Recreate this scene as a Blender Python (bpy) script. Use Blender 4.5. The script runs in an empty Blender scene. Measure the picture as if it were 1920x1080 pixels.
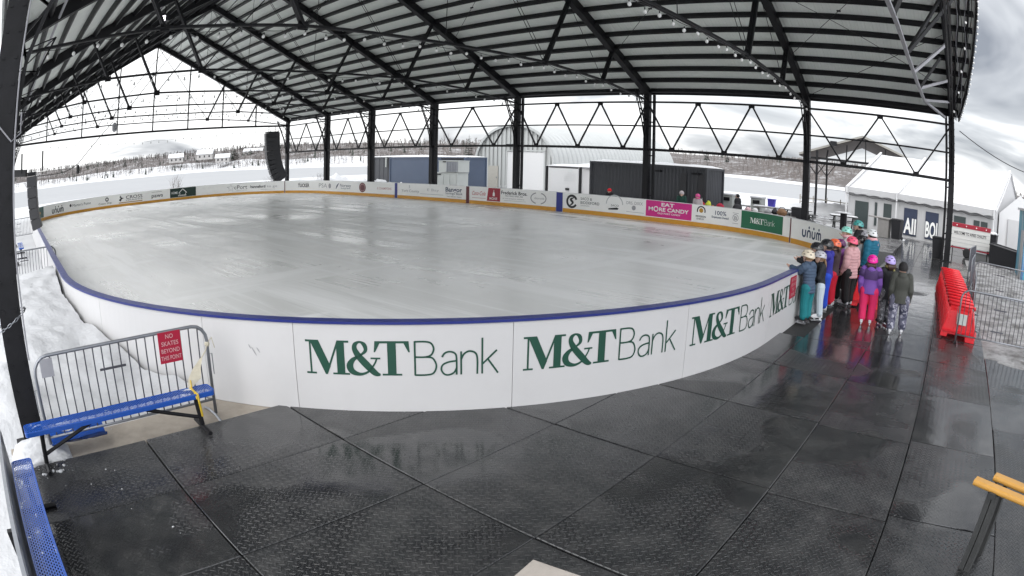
import bpy, bmesh, math, random
from math import pi, sin, cos, radians, sqrt
from mathutils import Vector, Matrix
import numpy as np

random.seed(7)
SC = bpy.context.scene
COL = SC.collection
V = Vector

# ------------------------------------------------------------------ helpers
class MB:
    """collects faces, then becomes one mesh object"""
    def __init__(s):
        s.v = []; s.f = []; s.m = []
    def add(s, vs, fs, m=0):
        o = len(s.v)
        s.v.extend([tuple(p) for p in vs])
        s.f.extend([tuple(i + o for i in f) for f in fs])
        s.m.extend([m] * len(fs))
    def poly(s, pts, m=0):
        s.add(pts, [tuple(range(len(pts)))], m)
    def box(s, c, d, rz=0.0, m=0, M=None):
        x, y, z = d[0] / 2, d[1] / 2, d[2] / 2
        R = M if M is not None else Matrix.Rotation(rz, 3, 'Z')
        c = V(c)
        vs = [c + R @ V((a * x, b * y, e * z)) for e in (-1, 1) for b in (-1, 1) for a in (-1, 1)]
        s.add(vs, [(0, 2, 3, 1), (4, 5, 7, 6), (0, 1, 5, 4), (2, 6, 7, 3), (0, 4, 6, 2), (1, 3, 7, 5)], m)
    def bar(s, a, b, w, h=None, up=(0, 0, 1), m=0):
        a, b = V(a), V(b); h = w if h is None else h
        d = (b - a); L = d.length
        if L < 1e-6: return
        d /= L; u = V(up)
        if abs(d.dot(u)) > .999: u = V((1, 0, 0))
        x = d.cross(u).normalized(); z = x.cross(d)
        vs = []
        for p in (a, b):
            for i, j in ((-1, -1), (1, -1), (1, 1), (-1, 1)):
                vs.append(p + x * (i * w / 2) + z * (j * h / 2))
        s.add(vs, [(3, 2, 1, 0), (4, 5, 6, 7), (0, 1, 5, 4), (1, 2, 6, 5), (2, 3, 7, 6), (3, 0, 4, 7)], m)
    def tube(s, pts, r, n=6, m=0, cap=True, closed=False):
        pts = [V(p) for p in pts]; k = len(pts)
        rs = r if isinstance(r, (list, tuple)) else [r] * k
        o = len(s.v); x = None
        for i, p in enumerate(pts):
            if closed: d = pts[(i + 1) % k] - pts[i - 1]
            else: d = pts[min(i + 1, k - 1)] - pts[max(i - 1, 0)]
            d.normalize()
            if x is None:
                x = d.orthogonal().normalized()
            else:
                x = (x - d * x.dot(d))
                x = x.normalized() if x.length > 1e-6 else d.orthogonal().normalized()
            y = d.cross(x)
            for j in range(n):
                a = 2 * pi * j / n
                s.v.append(tuple(p + (x * cos(a) + y * sin(a)) * rs[i]))
        last = k if closed else k - 1
        for i in range(last):
            for j in range(n):
                i2 = (i + 1) % k
                s.f.append((o + i * n + j, o + i * n + (j + 1) % n, o + i2 * n + (j + 1) % n, o + i2 * n + j)); s.m.append(m)
        if cap and not closed:
            s.f.append(tuple(o + j for j in reversed(range(n)))); s.m.append(m)
            s.f.append(tuple(o + (k - 1) * n + j for j in range(n))); s.m.append(m)
    def lathe(s, prof, n=12, c=(0, 0, 0), m=0, sy=1.0, M=None):
        o = len(s.v); c = V(c)
        for r, z in prof:
            for j in range(n):
                a = 2 * pi * j / n
                p = V((r * cos(a), r * sin(a) * sy, z))
                if M is not None: p = M @ p
                s.v.append(tuple(c + p))
        for i in range(len(prof) - 1):
            for j in range(n):
                s.f.append((o + i * n + j, o + i * n + (j + 1) % n, o + (i + 1) * n + (j + 1) % n, o + (i + 1) * n + j)); s.m.append(m)
        s.f.append(tuple(o + j for j in reversed(range(n)))); s.m.append(m)
        s.f.append(tuple(o + (len(prof) - 1) * n + j for j in range(n))); s.m.append(m)
    def prism(s, poly, f0, f1, m=0):
        """poly: list of 2D points; f0/f1 map (a,b) to 3D for the two ends"""
        k = len(poly)
        A = [f0(*p) for p in poly]; B = [f1(*p) for p in poly]
        s.add(A + B, [tuple(reversed(range(k))), tuple(range(k, 2 * k))] +
              [(i, (i + 1) % k, k + (i + 1) % k, k + i) for i in range(k)], m)
    def grid(s, rows, m=0, closed=False):
        o = len(s.v); n = len(rows[0])
        for r in rows: s.v.extend([tuple(p) for p in r])
        for i in range(len(rows) - 1):
            for j in range(n if closed else n - 1):
                j2 = (j + 1) % n
                s.f.append((o + i * n + j, o + i * n + j2, o + (i + 1) * n + j2, o + (i + 1) * n + j)); s.m.append(m)
    def ball(s, c, r, n=8, k=6, sc=(1, 1, 1), m=0):
        rows = []
        for i in range(k + 1):
            t = pi * i / k
            rows.append([(c[0] + r * sc[0] * sin(t) * cos(2 * pi * j / n), c[1] + r * sc[1] * sin(t) * sin(2 * pi * j / n), c[2] - r * sc[2] * cos(t)) for j in range(n)])
        s.grid(rows, m, closed=True)
    def build(s, name, mats, parent=None, smooth=False, world=True, bevel=0.0):
        me = bpy.data.meshes.new(name)
        me.from_pydata(s.v, [], s.f)
        mats = mats if isinstance(mats, (list, tuple)) else [mats]
        for q in mats: me.materials.append(q)
        if len(mats) > 1: me.polygons.foreach_set('material_index', s.m)
        if smooth: me.polygons.foreach_set('use_smooth', [True] * len(me.polygons))
        me.update()
        o = bpy.data.objects.new(name, me); COL.objects.link(o)
        if parent is not None:
            o.parent = parent
            if world: o.matrix_parent_inverse = (Matrix.Translation(parent.location) @ Matrix.Rotation(parent.rotation_euler.z, 4, 'Z')).inverted()
        if bevel:
            b = o.modifiers.new('bevel', 'BEVEL'); b.width = bevel; b.segments = 2; b.limit_method = 'ANGLE'
        return o

def tag(o, label=None, cat=None, group=None, kind=None):
    if label: o['label'] = label
    if cat: o['category'] = cat
    if group: o['group'] = group
    if kind: o['kind'] = kind
    return o

def thing(name, label, cat, loc=(0, 0, 0), rz=0.0, group=None):
    o = bpy.data.objects.new(name, None); COL.objects.link(o)
    o.empty_display_size = .2
    o.location = loc; o.rotation_euler = (0, 0, rz)
    return tag(o, label, cat, group)

def kids(o):
    return [c for c in o.children]

def dup(o, loc=None, rz=None, label=None, group=None, parent=None):
    c = o.copy(); COL.objects.link(c)
    if parent is not None: c.parent = parent
    if loc is not None: c.location = loc
    if rz is not None: c.rotation_euler = (0, 0, rz)
    if label: c['label'] = label
    if group: c['group'] = group
    for ch in list(o.children): dup(ch, parent=c)
    return c

def lerp(a, b, t): return a + (b - a) * t
def vl(a, b, t): return V(a) * (1 - t) + V(b) * t
def spline(P, k=6):
    """Catmull-Rom through points of any dimension"""
    P = [np.array(p, float) for p in P]; out = []
    for i in range(len(P) - 1):
        p0 = P[max(i - 1, 0)]; p1 = P[i]; p2 = P[i + 1]; p3 = P[min(i + 2, len(P) - 1)]
        for j in range(k):
            t = j / k
            out.append(.5 * ((2 * p1) + (-p0 + p2) * t + (2 * p0 - 5 * p1 + 4 * p2 - p3) * t * t + (-p0 + 3 * p1 - 3 * p2 + p3) * t ** 3))
    out.append(P[-1]); return out
def noise2(x, y, s=0):
    from mathutils import noise
    return noise.noise(V((x, y, s * 7.31)))

# ------------------------------------------------------------------ materials
class NT:
    def __init__(s, name):
        s.m = bpy.data.materials.new(name); s.m.use_nodes = True
        s.t = s.m.node_tree; s.b = s.t.nodes['Principled BSDF']; s.x = None
    def n(s, typ, **kw):
        q = s.t.nodes.new(typ)
        for k, v in kw.items():
            if k.startswith('i_'): q.inputs[k[2:].replace('_', ' ')].default_value = v
            elif k[0] == 'I': q.inputs[int(k[1:])].default_value = v
            else: setattr(q, k, v)
        return q
    def l(s, a, b): s.t.links.new(a, b)
    def pos(s, kind='Object'):
        if s.x is None: s.x = s.n('ShaderNodeTexCoord')
        return s.x.outputs[kind]
    def math(s, op, a, b=None, c=None):
        q = s.n('ShaderNodeMath', operation=op)
        for i, w in enumerate((a, b, c)):
            if w is None: continue
            if isinstance(w, (int, float)): q.inputs[i].default_value = w
            else: s.l(w, q.inputs[i])
        return q.outputs[0]
    def noise(s, scale, detail=3, rough=.55, vec=None, dist=0):
        q = s.n('ShaderNodeTexNoise'); q.inputs['Scale'].default_value = scale; q.inputs['Detail'].default_value = detail
        q.inputs['Roughness'].default_value = rough; q.inputs['Distortion'].default_value = dist
        s.l(vec if vec is not None else s.pos(), q.inputs['Vector']); return q.outputs['Fac']
    def mapping(s, scale=(1, 1, 1), rot=(0, 0, 0), loc=(0, 0, 0), vec=None):
        q = s.n('ShaderNodeMapping'); q.inputs['Scale'].default_value = scale; q.inputs['Rotation'].default_value = rot; q.inputs['Location'].default_value = loc
        s.l(vec if vec is not None else s.pos(), q.inputs['Vector']); return q.outputs[0]
    def ramp(s, fac, stops):
        q = s.n('ShaderNodeValToRGB'); e = q.color_ramp.elements
        while len(e) < len(stops): e.new(.5)
        for i, (p, c) in enumerate(stops):
            e[i].position = p; e[i].color = (c, c, c, 1) if isinstance(c, (int, float)) else (*c, 1)
        s.l(fac, q.inputs[0]); return q.outputs[0]
    def mix(s, fac, a, b, mode='MIX'):
        q = s.n('ShaderNodeMix', data_type='RGBA', blend_type=mode)
        for w, sock in ((fac, q.inputs[0]), (a, q.inputs[6]), (b, q.inputs[7])):
            if isinstance(w, (int, float)): sock.default_value = w if sock.type == 'VALUE' else (w, w, w, 1)
            elif isinstance(w, tuple): sock.default_value = (*w[:3], 1)
            else: s.l(w, sock)
        return q.outputs[2]
    def bump(s, h, strength=.3, dist=.01, nrm=None):
        q = s.n('ShaderNodeBump'); q.inputs['Strength'].default_value = strength; q.inputs['Distance'].default_value = dist
        s.l(h, q.inputs['Height'])
        if nrm is not None: s.l(nrm, q.inputs['Normal'])
        return q.outputs[0]
    def set(s, **kw):
        for k, v in kw.items():
            k = k.replace('_', ' ')
            if isinstance(v, (int, float)): s.b.inputs[k].default_value = v
            elif isinstance(v, tuple): s.b.inputs[k].default_value = (*v[:3], 1)
            else: s.l(v, s.b.inputs[k])
        return s.m

MC = {}
def pm(name, col, rough=.6, metal=0.0, var=.12, scale=6.0, bump=0.0, bscale=60.0, rvar=.1, spec=.5, dirt=0.0, dcol=(.05, .045, .04)):
    """plain painted / natural surface with soft irregularity"""
    if name in MC: return MC[name]
    t = NT(name)
    f = t.noise(scale, 4, .6)
    c = t.mix(f, tuple(max(0, q * (1 - var)) for q in col), tuple(min(1, q * (1 + var)) for q in col))
    if dirt:
        d = t.ramp(t.noise(scale * .6, 6, .7), [(.5, 0.0), (.75, 1.0)])
        c = t.mix(t.math('MULTIPLY', d, dirt), c, dcol)
    r = t.math('ADD', t.math('MULTIPLY', t.noise(scale * 2.3, 3), rvar * 2), rough - rvar)
    kw = dict(Base_Color=c, Roughness=r, Metallic=metal, Specular_IOR_Level=spec)
    if bump: kw['Normal'] = t.bump(t.noise(bscale, 3), bump, .01)
    MC[name] = t.set(**kw); return MC[name]

M = {}
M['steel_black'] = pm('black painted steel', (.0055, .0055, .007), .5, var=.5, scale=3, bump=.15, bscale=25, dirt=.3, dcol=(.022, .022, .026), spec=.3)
M['steel_grey'] = pm('grey and skylit steel', (.30, .30, .32), .5, var=.2, scale=4)  # plain grey paint; on the wind girder and struts it stands in for sky light
M['galv'] = pm('galvanised steel', (.24, .25, .27), .38, metal=.6, var=.2, scale=12, rvar=.15)
M['alu_dark'] = pm('dull tube steel', (.10, .10, .115), .4, metal=.6, var=.3, scale=8)
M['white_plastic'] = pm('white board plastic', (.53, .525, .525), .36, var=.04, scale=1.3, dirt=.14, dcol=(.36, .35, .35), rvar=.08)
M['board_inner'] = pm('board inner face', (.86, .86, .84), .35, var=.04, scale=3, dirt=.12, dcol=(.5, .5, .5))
M['cap_blue'] = pm('blue cap rail', (.012, .022, .16), .35, var=.15, scale=5)
M['cap_white'] = pm('white cap rail', (.62, .63, .64), .4)
M['kick_yellow'] = pm('yellow kick plate', (.62, .30, .025), .4, var=.15, scale=4, dirt=.2, dcol=(.25, .12, .02))
M['ink_green'] = pm('dark green lettering', (.008, .055, .035), .4)
M['ink_black'] = pm('black lettering', (.012, .012, .016), .45)
M['ink_grey'] = pm('grey lettering', (.30, .30, .31), .45)
M['ink_pale'] = pm('pale grey lettering', (.48, .49, .49), .45)
M['ink_red'] = pm('red lettering', (.50, .02, .03), .45)
M['ink_pink'] = pm('faded red lettering', (.55, .34, .34), .45)
M['ink_white'] = pm('white lettering', (.80, .80, .78), .45)
M['ink_navy'] = pm('navy lettering', (.02, .04, .10), .45)
M['ink_blue'] = pm('blue stripe', (.015, .025, .22), .4)
M['ink_maroon'] = pm('maroon stripe', (.10, .004, .012), .4)
M['magenta'] = pm('magenta banner', (.60, .012, .22), .4, var=.06)
M['banner_green'] = pm('green banner', (.006, .13, .06), .4, var=.08)
M['banner_dark'] = pm('dark green banner', (.008, .03, .022), .4)
M['banner_teal'] = pm('teal banner', (.012, .08, .07), .4)
M['banner_red'] = pm('crimson banner', (.32, .008, .025), .4)
M['gold'] = pm('ochre mark', (.45, .25, .03), .45)

def glyph_M():
    return [[(0, .94), (.34, .94), (.34, 1), (0, 1)], [(.115, .05), (.17, .05), (.17, .95), (.115, .95)], [(0, 0), (.30, 0), (.30, .055), (0, .055)],
            [(.13, 1), (.40, 1), (.735, .24), (.635, 0), (.575, 0)], [(.575, 0), (.635, 0), (1.02, 1), (.955, 1)],
            [(.93, .05), (1.165, .05), (1.165, .95), (.93, .95)], [(.95, .94), (1.30, .94), (1.30, 1), (.95, 1)], [(.80, 0), (1.30, 0), (1.30, .055), (.80, .055)]]
def glyph_T():
    return [[(.385, .04), (.63, .04), (.63, .96), (.385, .96)], [(.03, .935), (.99, .935), (.99, 1), (.03, 1)], [(.03, 1), (0, .68), (.04, .68), (.17, .935)],
            [(.99, 1), (.85, .935), (.98, .68), (1.02, .68)], [(.23, 0), (.79, 0), (.79, .055), (.23, .055)]]
def ribbon(path, w=None, k=5):
    """stroke polygon strips from (x,y[,w]) points"""
    P = spline([(p[0], p[1], p[2] if len(p) > 2 else w) for p in path], k)
    L = []; R = []
    for i, p in enumerate(P):
        d = P[min(i + 1, len(P) - 1)][:2] - P[max(i - 1, 0)][:2]; q = np.hypot(*d); d = d / q if q > 1e-9 else np.array([1., 0])
        nn = np.array([-d[1], d[0]]) * p[2] / 2
        L.append(p[:2] + nn); R.append(p[:2] - nn)
    return [[tuple(L[i]), tuple(R[i]), tuple(R[i + 1]), tuple(L[i + 1])] for i in range(len(P) - 1)]
def glyph_amp():
    return ribbon([(.90, .50, .05), (.83, .34, .05), (.66, .12, .06), (.42, .03, .09), (.19, .10, .17), (.11, .27, .20), (.21, .45, .13), (.42, .58, .06), (.58, .72, .10), (.55, .89, .12),
                   (.42, .97, .06), (.29, .90, .12), (.27, .76, .15), (.38, .56, .19), (.60, .31, .21), (.84, .07, .17), (.99, .02, .06)]) + [[(.72, .475), (1.0, .475), (1.0, .525), (.72, .525)]]
def mono(paths, w, k=4):
    out = []
    for p in paths: out += ribbon(p, w, k) if len(p) > 2 else ribbon(p, w, 1)
    return out
def shift(polys, dx=0, dy=0, s=1.0, sx=None):
    sx = s if sx is None else sx
    return [[(x * sx + dx, y * s + dy) for x, y in p] for p in polys]
THIN = {
    'B': ([[(0, 0), (0, 1)], [(0, .98), (.30, .98), (.46, .93), (.53, .77), (.46, .60), (.30, .54), (0, .54)], [(.30, .54), (.50, .50), (.60, .28), (.52, .07), (.32, .015), (0, .015)]], .70),
    'a': ([[(.06, .53), (.14, .64), (.28, .68), (.42, .63), (.47, .48), (.47, 0)], [(.47, .41), (.25, .38), (.08, .30), (.04, .16), (.12, .03), (.25, 0), (.40, .07), (.47, .2)]], .60),
    'n': ([[(0, 0), (0, .68)], [(0, .44), (.08, .60), (.23, .68), (.40, .62), (.46, .45), (.46, 0)]], .60),
    'k': ([[(0, 0), (0, 1.05)], [(.42, .68), (0, .28)], [(.16, .43), (.46, 0)]], .48),
}
def bank_logo(wt=.05):
    """the two-weight bank name: three heavy serif characters and four thin ones, cap height 1"""
    heavy = glyph_M() + shift(glyph_amp(), 1.20) + shift(glyph_T(), 2.02)
    x = 3.18; thin = []
    for ch in 'Bank':
        p, adv = THIN[ch]; thin += shift(mono(p, wt), x); x += adv
    return heavy, thin, x - .1
def unum_logo():
    w = .17
    u = mono([[(.09, .62), (.09, .25), (.15, .09), (.30, .03), (.45, .09), (.51, .25), (.51, .62)]], w)
    n = mono([[(.09, 0), (.09, .37), (.15, .53), (.30, .59), (.45, .53), (.51, .37), (.51, 0)]], w)
    m = mono([[(.09, 0), (.09, .40), (.13, .53), (.25, .59), (.37, .53), (.41, .40), (.41, 0)], [(.41, .40), (.45, .53), (.57, .59), (.69, .53), (.73, .40), (.73, 0)]], w)
    out = u + shift(n, .70) + shift(u, 1.40) + shift(m, 2.10)
    for cx in (1.0, 1.70, 2.52):
        out.append([(cx + .11 * cos(a * pi / 6), .86 + .12 * sin(a * pi / 6)) for a in range(12)])
    return out
def circ(cx, cy, r, k=16, ry=None):
    return [(cx + r * cos(2 * pi * i / k), cy + (ry or r) * sin(2 * pi * i / k)) for i in range(k)]
def arc(cx, cy, r, a0, a1, w, k=12, ry=None):
    return ribbon([(cx + r * cos(radians(lerp(a0, a1, i / k))), cy + (ry or r) * sin(radians(lerp(a0, a1, i / k)))) for i in range(k + 1)], w, 1)
def text_polys(txt, width=None, height=None, bold=0.0, shear=0.0, spacing=1.0):
    """outline of a line of writing as flat polygons in a box of the given width / cap height, origin lower left"""
    cu = bpy.data.curves.new('writing', 'FONT'); cu.body = txt; cu.size = 1.0; cu.offset = bold; cu.shear = shear; cu.space_character = spacing; cu.resolution_u = 3
    o = bpy.data.objects.new('writing', cu); COL.objects.link(o)
    dg = bpy.context.evaluated_depsgraph_get(); dg.update()
    me = bpy.data.meshes.new_from_object(o.evaluated_get(dg))
    vs = [(v.co.x, v.co.y) for v in me.vertices]; fs = [tuple(p.vertices) for p in me.polygons]
    bpy.data.objects.remove(o); bpy.data.curves.remove(cu); bpy.data.meshes.remove(me)
    if not vs: return []
    x0 = min(p[0] for p in vs); x1 = max(p[0] for p in vs)
    cap = .70
    s = (height / cap) if height else width / (x1 - x0)
    sx = (width / (x1 - x0)) if width else s
    return [[((vs[i][0] - x0) * sx, vs[i][1] * s) for i in f] for f in fs]

# ------------------------------------------------------------------ camera (wide security-camera lens)
CAM = V((51.36, -.70, 2.85))
def make_camera():
    yaw, pit, rol = -0.71154, -0.204987, 0.021714
    f = V((sin(yaw) * cos(pit), cos(yaw) * cos(pit), sin(pit)))
    rt = V((cos(yaw), -sin(yaw), 0)); up = rt.cross(f)
    c, s = cos(rol), sin(rol)
    r2 = rt * c + up * s; u2 = up * c - rt * s
    cd = bpy.data.cameras.new('camera'); co = bpy.data.objects.new('camera', cd); COL.objects.link(co)
    co.matrix_world = Matrix(((r2.x, u2.x, -f.x, CAM.x), (r2.y, u2.y, -f.y, CAM.y), (r2.z, u2.z, -f.z, CAM.z), (0, 0, 0, 1)))
    cd.type = 'PANO'; cd.sensor_width = 36; cd.sensor_fit = 'HORIZONTAL'; cd.clip_start = .05; cd.clip_end = 5000
    q = cd
    q.panorama_type = 'FISHEYE_LENS_POLYNOMIAL'
    q.fisheye_fov = radians(180)
    q.fisheye_polynomial_k0 = 0
    q.fisheye_polynomial_k1 = -0.04412528762579
    q.fisheye_polynomial_k2 = -5.068537797e-05
    q.fisheye_polynomial_k3 = -3.523623083e-06
    q.fisheye_polynomial_k4 = -3.355229995e-07
    SC.camera = co
make_camera()
# ------------------------------------------------------------------ sky and light
def make_world():
    w = bpy.data.worlds.new('World'); SC.world = w; w.use_nodes = True
    t = w.node_tree; t.nodes.clear()
    N = t.nodes.new; L = t.links.new
    el, az = radians(32), radians(150)
    sky = N('ShaderNodeTexSky'); sky.sky_type = 'NISHITA'; sky.sun_disc = False; sky.sun_elevation = el; sky.sun_rotation = az
    sky.air_density = 1.0; sky.dust_density = 2.0
    bg1 = N('ShaderNodeBackground'); bg1.inputs[1].default_value = .08; L(sky.outputs[0], bg1.inputs[0])
    tc = N('ShaderNodeTexCoord'); sp = N('ShaderNodeSeparateXYZ'); L(tc.outputs['Generated'], sp.inputs[0])
    def mth(op, a, b=None):
        q = N('ShaderNodeMath'); q.operation = op
        for i, k in enumerate((a, b)):
            if k is None: continue
            if isinstance(k, (int, float)): q.inputs[i].default_value = k
            else: L(k, q.inputs[i])
        return q.outputs[0]
    zz = mth('ADD', mth('MAXIMUM', sp.outputs[2], 0.0), .22)
    cb = N('ShaderNodeCombineXYZ'); L(mth('DIVIDE', sp.outputs[0], zz), cb.inputs[0]); L(mth('DIVIDE', sp.outputs[1], zz), cb.inputs[1])
    def ns(scale, det, loc, dist=.6):
        mp = N('ShaderNodeMapping'); mp.inputs['Location'].default_value = loc; L(cb.outputs[0], mp.inputs[0])
        q = N('ShaderNodeTexNoise'); q.inputs['Scale'].default_value = scale; q.inputs['Detail'].default_value = det; q.inputs['Roughness'].default_value = .52; q.inputs['Distortion'].default_value = dist
        L(mp.outputs[0], q.inputs['Vector']); return q.outputs['Fac']
    n1 = ns(.95, 4.5, CLOUD_LOC, .9)
    cr = N('ShaderNodeValToRGB'); e = cr.color_ramp.elements
    e[0].position = .30; e[0].color = (1.0, 1.0, 1.0, 1)
    e[1].position = .76; e[1].color = (.22, .235, .265, 1)
    q = e.new(.50); q.color = (.84, .85, .86, 1)
    q = e.new(.60); q.color = (.50, .515, .54, 1)
    L(mth('ADD', n1, mth('MULTIPLY', mth('ADD', sp.outputs[0], .55), .16)), cr.inputs[0])
    bg2 = N('ShaderNodeBackground'); L(cr.outputs[0], bg2.inputs[0]); 
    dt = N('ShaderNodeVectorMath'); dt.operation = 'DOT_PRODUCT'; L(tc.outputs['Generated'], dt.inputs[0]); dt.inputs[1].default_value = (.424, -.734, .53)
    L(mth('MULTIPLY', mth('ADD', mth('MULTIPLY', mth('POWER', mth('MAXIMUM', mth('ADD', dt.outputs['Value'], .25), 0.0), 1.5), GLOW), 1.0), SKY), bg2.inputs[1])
    mx = N('ShaderNodeMixShader'); mx.inputs[0].default_value = .93
    L(bg1.outputs[0], mx.inputs[1]); L(bg2.outputs[0], mx.inputs[2])
    out = N('ShaderNodeOutputWorld'); L(mx.outputs[0], out.inputs[0])
    sl = bpy.data.lights.new('sun', 'SUN'); sl.energy = .5; sl.angle = radians(40); sl.color = (1, .96, .90)
    so = bpy.data.objects.new('sun', sl); COL.objects.link(so)
    so.rotation_euler = (pi / 2 - el, 0, radians(30))
    so.location = (30, -20, 40)
    vs = SC.view_settings; vs.view_transform = 'Standard'; vs.look = 'None'; vs.gamma = 1; vs.exposure = EXPO
    SC.cycles.use_denoising = True
    SC.cycles.max_bounces = 8; SC.cycles.diffuse_bounces = 5; SC.cycles.glossy_bounces = 4; SC.cycles.transparent_max_bounces = 12
    SC.cycles.caustics_reflective = False; SC.cycles.caustics_refractive = False
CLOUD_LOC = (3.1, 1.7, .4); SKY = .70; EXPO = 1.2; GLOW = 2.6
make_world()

# ------------------------------------------------------------------ ground, ice, river
def snow_mat(name='snow', base=(.52, .525, .535), dirt=.0, dcol=(.12, .10, .08), lo=.55, hi=.66, scale=1.4):
    t = NT(name)
    c = t.mix(t.noise(.8, 5), base, tuple(q * .93 for q in base))
    if dirt:
        d = t.ramp(t.noise(scale, 8, .72), [(lo, 0.0), (hi, 1.0)])
        c = t.mix(t.math('MULTIPLY', d, dirt), c, dcol)
    h = t.math('ADD', t.noise(2.2, 5), t.math('MULTIPLY', t.noise(17, 5), .25))
    return t.set(Base_Color=c, Roughness=.75, Normal=t.bump(h, .45, .12), Subsurface_Weight=0.0)
M['snow'] = snow_mat()
M['snow_dirty'] = snow_mat('dirty snow and gravel', base=(.34, .335, .335), dirt=.85, lo=.42, hi=.62, dcol=(.05, .045, .04), scale=1.5)
M['snow_bank'] = snow_mat('piled snow', dirt=.75, lo=.66, hi=.74, dcol=(.10, .085, .07), scale=2.0)

def flat(name, pts, z, mat, kind='structure', sub=None):
    b = MB(); b.poly([(x, y, z) for x, y in pts]); o = b.build(name, mat); tag(o, kind=kind); return o

# land: one sheet with a hole-free outline, falls to the river at its edge
land = [(-33, -120), (-33, 72), (20, 74), (70, 76), (95, 120), (260, 330), (330, 330), (330, -120)]
b = MB()
b.poly([(x, y, -.06) for x, y in land])
for i in range(5):
    (xa, ya), (xb, yb) = land[i], land[i + 1]
    d = V((xb - xa, yb - ya, 0)).normalized(); nrm = V((-d.y, d.x, 0)) * 5.0
    n2 = nrm
    b.poly([(xa, ya, -.06), (xb, yb, -.06), (xb + n2.x, yb + n2.y, -2.3), (xa + n2.x, ya + n2.y, -2.3)])
    
tag(b.build('snowy_ground', M['snow']), kind='structure')
def river_mat():
    t = NT('river ice')
    f = t.noise(.02, 6, .6, vec=t.mapping((1, 1, 1)))
    g = t.noise(.25, 5, .6, vec=t.mapping((.2, 1.6, 1), rot=(0, 0, .7)))
    c = t.mix(t.math('MULTIPLY', t.math('ADD', f, g), .5), (.28, .286, .295), (.34, .345, .35))
    return t.set(Base_Color=c, Roughness=.8, Specular_IOR_Level=.0)
flat('river_ice', [(-900, -700), (900, -700), (900, 900), (-900, 900)], -2.05, river_mat())

# rink outline -------------------------------------------------------
RR = 8.75
def make_outline(step=.12):
    Q = [V((-.3, 1.68)), V((48.25, .42)), V((48.25, 26.25)), V((-.3, 26.25))]
    arcs = []
    for i in range(4):
        a, bb, c = Q[i - 1], Q[i], Q[(i + 1) % 4]
        u = (bb - a).normalized(); w = (c - bb).normalized()
        ang = math.acos(max(-1, min(1, u.dot(w)))); tt = RR * math.tan(ang / 2)
        p0 = bb - u * tt; cen = p0 + V((-u.y, u.x)) * RR
        arcs.append((p0, cen, math.atan2(p0.y - cen.y, p0.x - cen.x), ang, bb + w * tt))
    P = []; prev = arcs[0][4]
    for k in (1, 2, 3, 0):
        p0, cen, a0, ang, p1 = arcs[k]
        Ln = (p0 - prev).length; m = max(2, int(Ln / (step * 4)))
        for j in range(m): P.append(prev.lerp(p0, j / m))
        m = int(RR * ang / step)
        for j in range(m):
            a = a0 + ang * j / m; P.append(cen + V((cos(a), sin(a))) * RR)
        prev = p1
    P.append(P[0].copy())
    S = [0.0]
    for i in range(1, len(P)): S.append(S[-1] + (P[i] - P[i - 1]).length)
    return P, S
OP, OS = make_outline()
OL = OS[-1]
OSn = np.array(OS); OPx = np.array([p.x for p in OP]); OPy = np.array([p.y for p in OP])
def bp(s, off=0.0):
    """point and outward normal of the rink boundary at arc length s"""
    s = s % OL
    x = np.interp(s, OSn, OPx); y = np.interp(s, OSn, OPy)
    e = .05
    s0, s1 = max(s - e, 0), min(s + e, OL)
    dx = np.interp(s1, OSn, OPx) - np.interp(s0, OSn, OPx); dy = np.interp(s1, OSn, OPy) - np.interp(s0, OSn, OPy)
    q = math.hypot(dx, dy); nx, ny = dy / q, -dx / q
    return V((x + nx * off, y + ny * off)), V((nx, ny))

def ice_mat():
    t = NT('rink ice')
    a = t.noise(.10, 3, .5)
    def streak(sc, rot, lo, hi, d=.5):
        return t.ramp(t.noise(1.0, 5, .6, vec=t.mapping(sc, rot=(0, 0, rot)), dist=d), [(lo, 0.0), (hi, 1.0)])
    s1 = streak((.07, .75, 1), .20, .50, .62); s2 = streak((.60, .07, 1), -.35, .52, .64); s3 = streak((.12, 2.2, 1), .05, .53, .64, .2); s4 = streak((.10, 1.3, 1), -.75, .54, .66)
    spots = t.ramp(t.noise(.42, 6, .65, vec=t.mapping((.5, 1.3, 1), rot=(0, 0, .2))), [(.50, 0.0), (.72, 1.0)])
    f = t.math('MAXIMUM', t.math('MAXIMUM', s1, t.math('MULTIPLY', s2, .8)), t.math('MAXIMUM', t.math('MULTIPLY', s3, .7), t.math('MULTIPLY', s4, .6)))
    f = t.math('MAXIMUM', f, t.math('MULTIPLY', spots, .6))
    c = t.mix(a, (.68, .69, .67), (.77, .765, .755))
    c = t.mix(f, c, (.97, .97, .965))
    d = t.ramp(t.noise(1.0, 6, .65, vec=t.mapping((.12, 1.9, 1), rot=(0, 0, .12))), [(.60, 0.0), (.74, .55)])
    c = t.mix(d, c, (.42, .43, .425))
    wt = t.ramp(t.noise(.13, 3, .5, vec=t.mapping((1, 1.6, 1), loc=(4, 2, 0))), [(.42, 0.0), (.66, 1.0)])
    r = t.math('ADD', .33, t.math('MULTIPLY', f, .25)); r = t.math('SUBTRACT', r, t.math('MULTIPLY', wt, .12))
    h = t.math('ADD', t.noise(.8, 3), t.math('MULTIPLY', s3, .2))
    return t.set(Base_Color=c, Roughness=r, Specular_IOR_Level=.5, Normal=t.bump(h, .05, .02))
M['ice'] = ice_mat()
flat('ice', [(p.x, p.y) for p in OP[:-1]], .03, M['ice'])

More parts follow.
